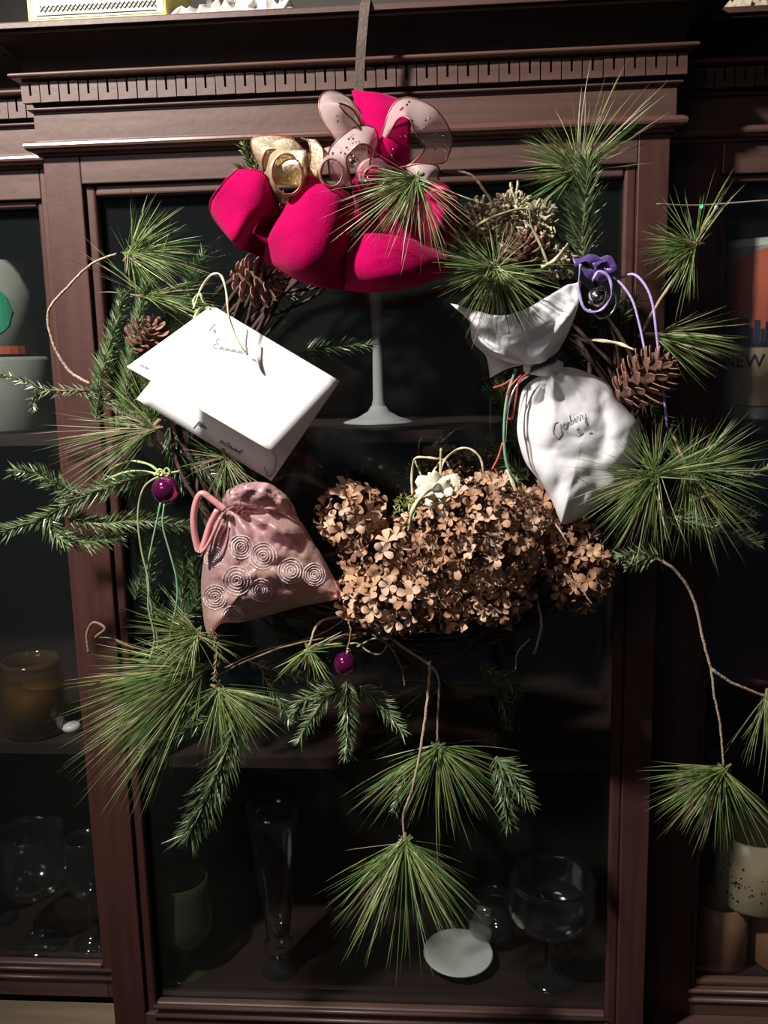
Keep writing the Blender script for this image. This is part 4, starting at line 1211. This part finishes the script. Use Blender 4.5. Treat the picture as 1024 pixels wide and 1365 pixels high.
mb = MB(); mb.tube([at(480, 300, -.05), at(486, 270, -.085), at(492, 245, -.115), at(494, 232, -.128)], [.006, .012, .015, .011], 14)
crumple(mb, .002, 5, 90)
mb.build('knot', M['velvet'], bow, True)


def ribbon(t, rows, m, n=8, wires=True, name='loop'):
    mb, C = loft(rows, n)
    o = mb.build(name, M[m], t, True, [('SOLIDIFY', dict(thickness=0.0004))])
    if wires:
        for k in (0, -1):
            e = C[k]
            w2 = MB(); w2.tube(e, 0.0008, 5); w2.build('wire_edge', M['wire'], o, True)
    return C


sh = thing('sheer_bow', 'sheer white wired ribbon bow with spots, above the red bow', 'bow', at(500, 210, -0.12))
# rows run along the ribbon; each row spans its width
def hoop(t, cx, cy, rx, ry, tilt, Yf, depth, m, turns=1.0, n=9, a0=0, name='loop', sk=0.0):
    """band wrapped into a loop: outer edge nearer, inner edge deeper, seen at a slant"""
    rows = []
    K = 10
    for i in range(K + 1):
        a = rad(a0) + 2 * pi * turns * i / K
        x, y = rx * cos(a), ry * sin(a)
        X = cx + x * cos(rad(tilt)) - y * sin(rad(tilt)); Yp = cy - (x * sin(rad(tilt)) + y * cos(rad(tilt)))
        x2, y2 = rx * .62 * cos(a), ry * .62 * sin(a)
        X2 = cx + sk + x2 * cos(rad(tilt)) - y2 * sin(rad(tilt)); Y2 = cy + 4 - (x2 * sin(rad(tilt)) + y2 * cos(rad(tilt)))
        rows.append([(X, Yp, Yf), ((X + X2) / 2, (Yp + Y2) / 2, Yf - depth * .25), (X2, Y2, Yf - depth)])
    return ribbon(t, rows, m, 5, name=name)


ribbon(sh, [[(478, 214, -.13), (495, 200, -.13)], [(455, 195, -.14), (480, 170, -.15)], [(430, 160, -.14), (460, 150, -.165)], [(426, 132, -.135), (452, 138, -.165)],
            [(440, 121, -.125), (470, 146, -.155)], [(466, 132, -.12), (484, 172, -.14)], [(486, 160, -.12), (492, 205, -.13)]], 'sheer')
ribbon(sh, [[(500, 214, -.13), (512, 196, -.13)], [(512, 170, -.14), (530, 160, -.16)], [(524, 140, -.14), (545, 158, -.17)], [(545, 130, -.14), (552, 172, -.17)],
            [(580, 145, -.14), (560, 188, -.165)], [(602, 180, -.13), (566, 196, -.15)], [(598, 206, -.12), (560, 208, -.14)], [(585, 218, -.12), (540, 222, -.135)], [(530, 214, -.12), (510, 222, -.13)]], 'sheer')
ribbon(sh, [[(440, 240, -.135), (470, 250, -.14)], [(438, 205, -.15), (462, 215, -.165)], [(452, 185, -.155), (470, 200, -.17)], [(478, 168, -.15), (482, 192, -.17)], [(500, 172, -.145), (494, 198, -.165)], [(503, 195, -.14), (492, 222, -.15)], [(490, 230, -.13), (480, 245, -.14)]], 'sheer')
ribbon(sh, [[(540, 222, -.14), (548, 236, -.14)], [(562, 218, -.145), (560, 240, -.155)], [(584, 222, -.14), (572, 240, -.15)], [(585, 240, -.135), (566, 250, -.14)]], 'sheer')
for k in range(34):                                  # foil spots on the sheer ribbon
    px, py = random.choice([(455, 150), (548, 150), (570, 170), (470, 195), (455, 215), (590, 190), (535, 195)])
    px += R_(-14, 14); py += R_(-14, 14)
    if k == 0:
        spots = MB()
    c = at(px, py, -0.168); spots.lathe(c, [(0, 0), (.0011, .0002), (0, .0004)], 8, CF * -1 + V((R_(-.5, .5), 0, R_(-.5, .5))))
tag(spots.build('foil_spots', M['silver'], sh, True), kind='stuff')
gm = thing('gold_mesh_bow', 'gold foil mesh ribbon loops at the upper left of the red bow', 'bow', at(390, 225, -0.12))
hoop(gm, 383, 228, 32, 44, 8, -0.13, 0.035, 'goldmesh', 1.0, a0=30)
ribbon(gm, [[(346, 222, -.115), (352, 232, -.13)], [(336, 200, -.12), (350, 214, -.14)], [(338, 184, -.12), (356, 200, -.14)], [(362, 180, -.12), (376, 200, -.14)], [(392, 184, -.12), (400, 204, -.14)]], 'goldmesh')
ribbon(gm, [[(405, 240, -.13), (418, 250, -.14)], [(414, 215, -.14), (430, 225, -.15)], [(412, 190, -.14), (430, 200, -.15)], [(402, 184, -.13), (420, 186, -.14)]], 'goldmesh')
ribbon(gm, [[(366, 246, -.15), (410, 250, -.15)], [(360, 222, -.16), (405, 222, -.165)], [(372, 200, -.155), (408, 200, -.16)]], 'goldmesh', wires=False)
hoop(sh, 442, 226, 24, 30, 0, -0.135, 0.03, 'sheer', 1.0, a0=60)
hoop(sh, 500, 232, 24, 22, 0, -0.135, 0.03, 'sheer', 1.0, a0=20)

# ------------------------------------------------------------------ the folded card
def H3(px, py, Y):
    return at(px, py, Y)


A, D = H3(283, 407, -.098), H3(453, 508, -.098)
Bf, Cf = H3(169, 489, -.143), H3(364, 603, -.145)
Bb, Cb = H3(182, 532, -.088), H3(362, 641, -.088)
card = thing('gift_card', 'folded white gift card with faint handwriting, hanging slanted at the left', 'card', (A + D) / 2)
def page(name, a, d, c, b, mtl):
    n = 12
    mb = MB()
    nrm = (d - a).cross(b - a).normalized()
    for i in range(n + 1):
        for j in range(n + 1):
            u, v = i / n, j / n
            p = a.lerp(d, u).lerp(b.lerp(c, u), v)
            p += nrm * 0.0003 * sin(pi * v) * (1 if name == 'front_page' else -.5)
            mb.v.append(tuple(p))
    for i in range(n):
        for j in range(n):
            k = i * (n + 1) + j
            mb.f.append((k, k + 1, k + n + 2, k + n + 1))
    return mb, mb.build(name, mtl, card, True, [('SOLIDIFY', dict(thickness=0.0005, offset=0))])


mbF, _ = page('front_page', A, D, Cf, Bf, M['card'])
mbB, _ = page('back_page', A, D, Cb, Bb, M['card'])


def bvh(mb):
    return BVHTree.FromPolygons([V(x) for x in mb.v], mb.f)


def strokes_on(tree, strokes, r, parent, m, name='handwriting', lift=0.0007, n=5):
    mb = MB()
    for st_ in strokes:
        q2 = spline([V((x, y, 0)) for x, y in st_], n)
        pts = []
        for p in q2:
            d = ray(p.x, p.y).normalized()
            h = tree.ray_cast(CAM, d)
            if h[0] is not None:
                pts.append(h[0] - d * lift)
        if len(pts) > 1:
            mb.tube(pts, r, 4)
    return mb.build(name, m, parent, True)


# mini cursive alphabet, x-height 1, y up
GL = {
    'C': ([[(1.0, 1.6), (.7, 2.0), (.2, 1.6), (0, .8), (.2, 0), (.7, -.2), (1.1, .2)]], 1.2),
    'r': ([[(0, 0), (.2, .9), (.35, 1.0), (.55, .8), (.5, .3), (.7, 0)]], .75),
    'a': ([[(.6, .9), (.2, .9), (0, .4), (.2, 0), (.5, .2), (.65, .9), (.6, .2), (.85, 0)]], .85),
    'n': ([[(0, 0), (.1, .9), (.1, .1), (.35, .9), (.55, .7), (.6, 0), (.8, .1)]], .85),
    'b': ([[(0, .2), (.25, 2.0), (.1, .2), (.4, 0), (.65, .5), (.4, .9), (.2, .6)]], .8),
    'e': ([[(0, .3), (.5, .6), (.35, 1.0), (.05, .5), (.25, 0), (.65, .2)]], .65),
    'y': ([[(0, .9), (.15, .2), (.5, .2), (.6, .9), (.5, -.3), (.25, -1.1), (.1, -.6), (.7, .1)]], .8),
    'S': ([[(.8, 1.7), (.4, 2.0), (.1, 1.5), (.6, .9), (.6, .2), (.1, 0), (-.1, .4)]], .9),
    'T': ([[(-.2, 1.9), (1.0, 2.0)], [(.4, 2.0), (.3, 0)]], 1.0),
    'o': ([[(.3, .9), (0, .4), (.3, 0), (.6, .4), (.3, .9), (.8, .8)]], .8),
    'E': ([[(.9, 1.9), (.2, 1.8), (.1, 1.2), (.6, 1.0), (0, .7), (0, .1), (.8, .1)]], 1.1),
    '~': ([[(0, 0), (.2, .7), (.35, .1), (.55, .6), (.7, .1), (.9, .4), (1.1, .1)]], 1.1),
    'p': ([[(0, .9), (-.1, -1.0), (.1, .7), (.45, .9), (.5, .2), (.1, .1)]], .7),
    ' ': ([], .6),
}


def write(txt, x, y, h, ang, slant=0.15):
    out = []
    cx = 0
    for ch in txt:
        g, adv = GL[ch]
        for s_ in g:
            pts = []
            for (gx, gy) in s_:
                X, Yy = (cx + gx + slant * gy) * h, gy * h
                pts.append((x + X * cos(rad(ang)) - Yy * sin(rad(ang)), y - X * sin(rad(ang)) - Yy * cos(rad(ang))))
            out.append(pts)
        cx += adv
    return out


tF, tB = bvh(mbF), bvh(mbB)
strokes_on(tF, write('To', 277, 440, 6, -28), .00028, card, M['inkfaint'])
strokes_on(tF, write('E~~~~', 284, 464, 7.5, -12), .00028, card, M['inkfaint'])
strokes_on(tF, write('~~', 186, 488, 6, -25) + write('~', 335, 480, 6, -28), .00028, card, M['inkfaint'])
strokes_on(tB, write('pe~', 262, 566, 6, -28) + write('~o~~e', 292, 590, 7, -30) + [[(352, 622), (358, 635), (366, 628), (368, 612), (364, 600)]], .0004, card, M['ink'])

# ------------------------------------------------------------------ bags
def pillow(outline, centre, Y, depth, crease, seed, back=0.5, rings=16, folds=None, hf=1.0):
    """closed bag from a pixel outline; domed front and back with creases"""
    rs = random.Random(seed)
    from mathutils import noise as N
    ol = spline([V((x, y, 0)) for x, y in outline + [outline[0]]], 6)[:-1]
    n = len(ol)
    mb = MB()
    cx, cy = centre
    def dome(t):
        return math.sqrt(max(0, 1 - t ** 2.4))
    def cre(px, py, t):
        q = V((px * 0.015 + seed, py * 0.015, 0))
        v = abs(N.noise(q)) * 1.3 + abs(N.noise(q * 2.3)) * .6 * hf ** .5 + abs(N.noise(q * 5)) * .22 * hf
        f = folds(px, py) if folds else 0
        return (v - 0.35) * crease + f
    for side in (0, 1):
        for k in range(rings + 1):
            t = k / rings
            for p in ol:
                px, py = cx + (p.x - cx) * t, cy + (p.y - cy) * t
                if side == 0:
                    y = Y - depth * dome(t) - cre(px, py, t) * (1 - t ** 6 * .6)
                else:
                    y = Y + depth * back * dome(t)
                    if t == 1:
                        y = Y - cre(px, py, t) * (1 - t ** 6 * .6)
                mb.v.append(tuple(at(px, py, y)))
        b = side * (rings + 1) * n
        for k in range(rings):
            for i in range(n):
                i2 = (i + 1) % n
                f = (b + k * n + i, b + (k + 1) * n + i, b + (k + 1) * n + i2, b + k * n + i2)
                mb.f.append(f if side else f[::-1])
    return mb


def radial(cx, cy, amp, fr, fade):
    def f(px, py):
        a = math.atan2(py - cy, px - cx)
        d = math.hypot(px - cx, py - cy)
        return amp * sin(a * fr + 1.3 * sin(a * 3)) * math.exp(-d / fade)
    return f


bag = thing('paper_bag', 'crumpled white paper bag tied at the neck, with pencilled writing, hanging at right', 'bag', at(775, 590, -.09))
pb = pillow([(735, 490), (762, 490), (792, 500), (812, 512), (824, 532), (838, 548), (852, 566), (854, 590), (851, 615), (842, 640), (828, 660), (800, 674), (775, 690), (752, 699), (745, 690), (736, 668), (718, 640), (700, 615), (690, 580), (691, 550), (695, 525), (704, 511), (722, 500)],
            (775, 590), -.088, 0.038, 0.015, 11, folds=radial(735, 486, .008, 10, 80), rings=24, hf=0.2)
pb.build('bag_body', M['paper'], bag, True)
fr_rows = [[(601, 404, -.10), (640, 418, -.11), (680, 420, -.115), (720, 402, -.12), (752, 382, -.11), (774, 375, -.10)],
           [(612, 416, -.105), (640, 434, -.13), (682, 440, -.115), (722, 430, -.135), (752, 412, -.115), (773, 396, -.105)],
           [(626, 428, -.11), (645, 452, -.115), (685, 458, -.13), (722, 452, -.115), (746, 436, -.13), (765, 424, -.11)],
           [(632, 452, -.105), (660, 468, -.13), (690, 476, -.115), (720, 470, -.13), (738, 458, -.115), (755, 448, -.105)],
           [(662, 478, -.10), (680, 482, -.11), (700, 485, -.115), (718, 484, -.12), (732, 478, -.115), (744, 468, -.10)]]
mb, C = loft(fr_rows, 8); crumple(mb, .0060, 3, 30); mb.build('frill', M['paper'], bag, True, [('SOLIDIFY', dict(thickness=0.0004))])
mb, C = loft([[(628, 432, -.085), (660, 446, -.08), (700, 440, -.085), (740, 420, -.08)], [(630, 455, -.095), (665, 462, -.085), (700, 462, -.09), (740, 450, -.085)],
              [(648, 475, -.09), (675, 478, -.085), (705, 478, -.085), (736, 466, -.08)], [(653, 504, -.085), (675, 492, -.085), (700, 488, -.085), (728, 484, -.085)]], 8)
crumple(mb, .004, 8, 30)
mb.build('frill', M['paper'], bag, True, [('SOLIDIFY', dict(thickness=0.0004))])
mb = MB()
nk = at(724, 487, -.105); s = mpp(nk)
for k in range(3):
    mb.tube([nk + (CR * 17 * cos(a) * s) + CU * ((7 * cos(a) + k * 2.4 - 2) * s) + CF * 0.012 * sin(a) for a in [2 * pi * i / 20 for i in range(21)]], .0011, 6)
mb.build('neck_tie', M['navy'], bag, True)
mb = MB(); mb.tube([at(700, 486, -.10), at(722, 486, -.105), at(745, 494, -.10)], [.008, .011, .009], 12); mb.build('gathered_neck', M['paper'], bag, True)
tP = bvh(pb)
strokes_on(tP, [[(744, 562), (739, 564), (737, 572), (738, 578), (742, 582), (746, 579), (748, 573)]] + write('ranberry', 747, 572, 6.3, 24), .00026, bag, M['ink'])
strokes_on(tP, write('Sa', 768, 580, 5, 10) + write('~', 785, 578, 4, 12), .00024, bag, M['inkfaint'])

org = thing('organza_bag', 'pink organza gift bag printed with silver spirals, at the lower left', 'bag', at(350, 760, -.09))
ob = pillow([(300, 676), (330, 668), (360, 672), (385, 684), (402, 697), (415, 718), (430, 742), (444, 768), (458, 790), (456, 797), (430, 803), (400, 809), (360, 820), (325, 829), (296, 831), (281, 846), (274, 838), (270, 812), (268, 785), (270, 755), (277, 722), (285, 700)],
            (345, 755), -.085, 0.034, 0.013, 5, folds=radial(302, 672, .009, 15, 80), rings=26)
ob.build('organza', M['organza'], org, True)
ib = pillow([(300, 700), (340, 690), (390, 715), (415, 760), (425, 785), (380, 800), (320, 812), (285, 805), (282, 760), (288, 725)], (345, 755), -.083, 0.026, 0.008, 9)
ib.build('inner_sachet', M['sachet'], org, True)  # mauve sachet inside the bag, built as one of its parts
to = bvh(ob)
for (x, y, r_) in ((316, 774, 19), (321, 729, 16), (351, 741, 18), (388, 761, 17), (419, 766, 15), (287, 796, 16), (310, 822, 14), (285, 742, 13), (348, 787, 15)):
    st_ = []
    for q in (1.0, .78, .56, .34, .16):
        st_.append([(x + r_ * q * cos(2 * pi * i / 14) * R_(.97, 1.03), y + r_ * q * sin(2 * pi * i / 14) * R_(.97, 1.03)) for i in range(14 + 1)])
    strokes_on(to, st_, .00058, org, M['spiral'], 'spiral_print', .0004, 3)
mb, C = loft([[(296, 678, -.10), (330, 676, -.115), (370, 682, -.11), (402, 700, -.10)], [(300, 660, -.105), (330, 652, -.12), (365, 660, -.115), (392, 676, -.10)],
              [(318, 645, -.10), (340, 642, -.11), (362, 646, -.11), (384, 662, -.095)]], 8)
crumple(mb, .009, 4, 60)
mb.build('gathered_top', M['organza'], org, True, [('SOLIDIFY', dict(thickness=0.0004))])
string('satin_cord', 'thick pink satin cord loop at the neck of the organza bag', [(300, 680), (285, 668), (270, 658), (262, 668), (258, 690), (260, 715), (266, 735), (272, 725), (280, 700), (290, 680)], .0034, 'satin', -0.115, 'cord')
string('satin_cord', 'thin pink cord end beside the satin loop', [(268, 737), (276, 728), (286, 708), (294, 690)], .0018, 'satin', -0.12, 'cord')

# ------------------------------------------------------------------ white paper rose among the hydrangeas
rose = thing('paper_rose', 'small greenish white paper rose behind the hydrangeas, under the raffia loops', 'flower', at(590, 650, -.10))
cR = at(586, 655, -.120); s = mpp(cR)
for k in range(16):
    ang = k * 2.39996
    ring = 1 - k / 18.0
    L_, W_ = (13 + 22 * ring) * s, (12 + 12 * ring) * s
    out = CR * cos(ang) * 1.25 + CU * sin(ang) * 0.75
    lift = -CF * (0.35 + 1.5 * (1 - ring))
    d = (out * (0.25 + ring) + lift * .6).normalized()
    sd = d.cross(CF).normalized()
    if sd.length < .1:
        sd = CR
    nn = sd.cross(d)
    mb = MB()
    for i in range(7):
        u = i / 6
        wd = math.sin(pi * (0.12 + 0.80 * u)) ** .7
        for j in range(-2, 3):
            q = cR + d * L_ * u + sd * W_ * .5 * wd * j / 2 + nn * (0.25 * L_ * (u * u) + W_ * .16 * abs(j) / 2 * (1 + sin(k + 3 * u)))
            mb.v.append(tuple(q - CF * 0.0012 * k * .5))
    for i in range(6):
        for j in range(4):
            o_ = i * 5 + j
            mb.f.append((o_, o_ + 1, o_ + 6, o_ + 5))
    mb.build('petal', M['whiteflower'], rose, True, [('SOLIDIFY', dict(thickness=0.0004))])
mb = MB()
for k in range(60):
    c = at(540 + R_(-16, 16), 672 + R_(-10, 12), -.105 + R_(-.01, .01)); needle(mb, c, V((R_(-1, 1), R_(-1, 1), R_(-1, 1))), .008, .0007, V((0, 0, 0)), 2)
tag(mb.build('green_filler', M['n_yellow'], rose), kind='stuff')

# ------------------------------------------------------------------ dried hydrangeas
def floret_mesh(m, seed, open_=0.5):
    rs = random.Random(seed)
    mb = MB()
    for k in range(4):
        a = k * pi / 2 + rs.uniform(-.15, .15)
        up = rs.uniform(.15, open_)
        L, Wd = rs.uniform(.85, 1.1), rs.uniform(.62, .85)
        tw = rs.uniform(-.25, .25)
        pr = [(0.05, 0.06, 0.0), (.35, .75, .10), (.7, 1.0, .16), (.95, .6, 0.0), (1.03, .1, -.05)]
        b = len(mb.v)
        for (x, wd, zc) in pr:
            for q in (-1, 0, 1):
                X, Y_, Z_ = x * L, q * wd * Wd * .5, up * x + zc + (0.14 * abs(q) * wd) + tw * q * wd * .5 * x
                mb.v.append((X * cos(a) - Y_ * sin(a), X * sin(a) + Y_ * cos(a), Z_))
        for i in range(4):
            for q in range(2):
                o = b + i * 3 + q
                mb.f.append((o, o + 1, o + 4, o + 3))
    # eye
    mb.sphere((0, 0, 0.06), 0.09, 4)
    me = bpy.data.meshes.new('floret')
    me.from_pydata(mb.v, [], mb.f)
    me.polygons.foreach_set('use_smooth', [True] * len(me.polygons))
    me.materials.append(m)
    return me


FL = [floret_mesh(M[m], i, op) for i, (m, op) in enumerate([('petal1', .5), ('petal2', .7), ('petal3', .5), ('petal4', .8), ('petal1', .9), ('petal2', .4), ('petal3', .8)])]


def hydrangea(label, lobes, n, fr_px=12.5, tones=(3, 3, 3, 1, 2, 3, 1), group=None):
    """lobes=[(px,py,Y,rx_px,ry_px,rdepth)]"""
    c0 = at(*lobes[0][:3])
    t = thing('dried_hydrangea', label, 'flower', c0, group)
    tot = sum(l[3] * l[4] for l in lobes)
    core = MB()
    for (px, py, Y, rx, ry, rd) in lobes:
        c = at(px, py, Y); s = mpp(c)
        m = int(n * rx * ry / tot)
        for i in range(m):
            # front-weighted even points on the dome
            z = 1 - 1.45 * (i + .5) / m
            a = i * 2.39996 + R_(-.2, .2)
            q = math.sqrt(max(0, 1 - z * z))
            d = V((q * cos(a), q * sin(a), z))
            f = R_(.86, 1.06)
            p = c + CR * d.x * rx * s * f + CU * d.y * ry * s * f - CF * d.z * rd * f
            nn = (CR * d.x + CU * d.y - CF * d.z + V((R_(-.55, .55), R_(-.55, .55), R_(-.55, .55)))).normalized()
            o = bpy.data.objects.new('floret', random.choices(FL, tones)[0])
            COL.objects.link(o)
            o.parent = t
            sz = fr_px * s * R_(.75, 1.15)
            mt = nn.to_track_quat('Z', 'Y').to_matrix().to_4x4() @ Matrix.Rotation(R_(0, 6.28), 4, 'Z') @ Matrix.Scale(sz, 4)
            mt.translation = p - c0
            o.matrix_local = mt
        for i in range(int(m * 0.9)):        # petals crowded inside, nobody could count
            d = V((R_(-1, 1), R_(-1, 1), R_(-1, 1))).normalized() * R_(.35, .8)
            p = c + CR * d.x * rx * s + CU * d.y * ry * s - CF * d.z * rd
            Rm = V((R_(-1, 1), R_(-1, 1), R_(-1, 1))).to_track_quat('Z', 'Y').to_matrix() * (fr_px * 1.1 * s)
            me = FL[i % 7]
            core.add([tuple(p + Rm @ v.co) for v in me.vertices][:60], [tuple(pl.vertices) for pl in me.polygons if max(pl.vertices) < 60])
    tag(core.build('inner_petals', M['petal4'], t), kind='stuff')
    return t


hydrangea('largest dried brown hydrangea head, the dense ball in the middle of the cluster', [(632, 712, -.085, 90, 82, .065)], 290, 11.5, (3, 3, 3, 1.5, 3, 3, 2))
hydrangea('dried hydrangea head along the bottom left of the cluster, lighter tan', [(528, 795, -.09, 76, 44, .05), (592, 815, -.095, 26, 20, .02)], 120, 14, (3, 2, 4, .5, 3, 2, 3))
hydrangea('small dried hydrangea head at the upper left of the cluster, nearest the card', [(468, 686, -.08, 38, 34, .035)], 42, 15, (3, 2, 4, .5, 3, 2, 3))
hydrangea('dried hydrangea florets filling between the small upper left and lower left heads', [(520, 742, -.075, 60, 48, .045)], 75, 14)
hydrangea('small dried hydrangea head at the bottom right of the main ball', [(655, 792, -.09, 44, 34, .04)], 50, 14, (3, 2, 3, 1, 3, 2, 2))
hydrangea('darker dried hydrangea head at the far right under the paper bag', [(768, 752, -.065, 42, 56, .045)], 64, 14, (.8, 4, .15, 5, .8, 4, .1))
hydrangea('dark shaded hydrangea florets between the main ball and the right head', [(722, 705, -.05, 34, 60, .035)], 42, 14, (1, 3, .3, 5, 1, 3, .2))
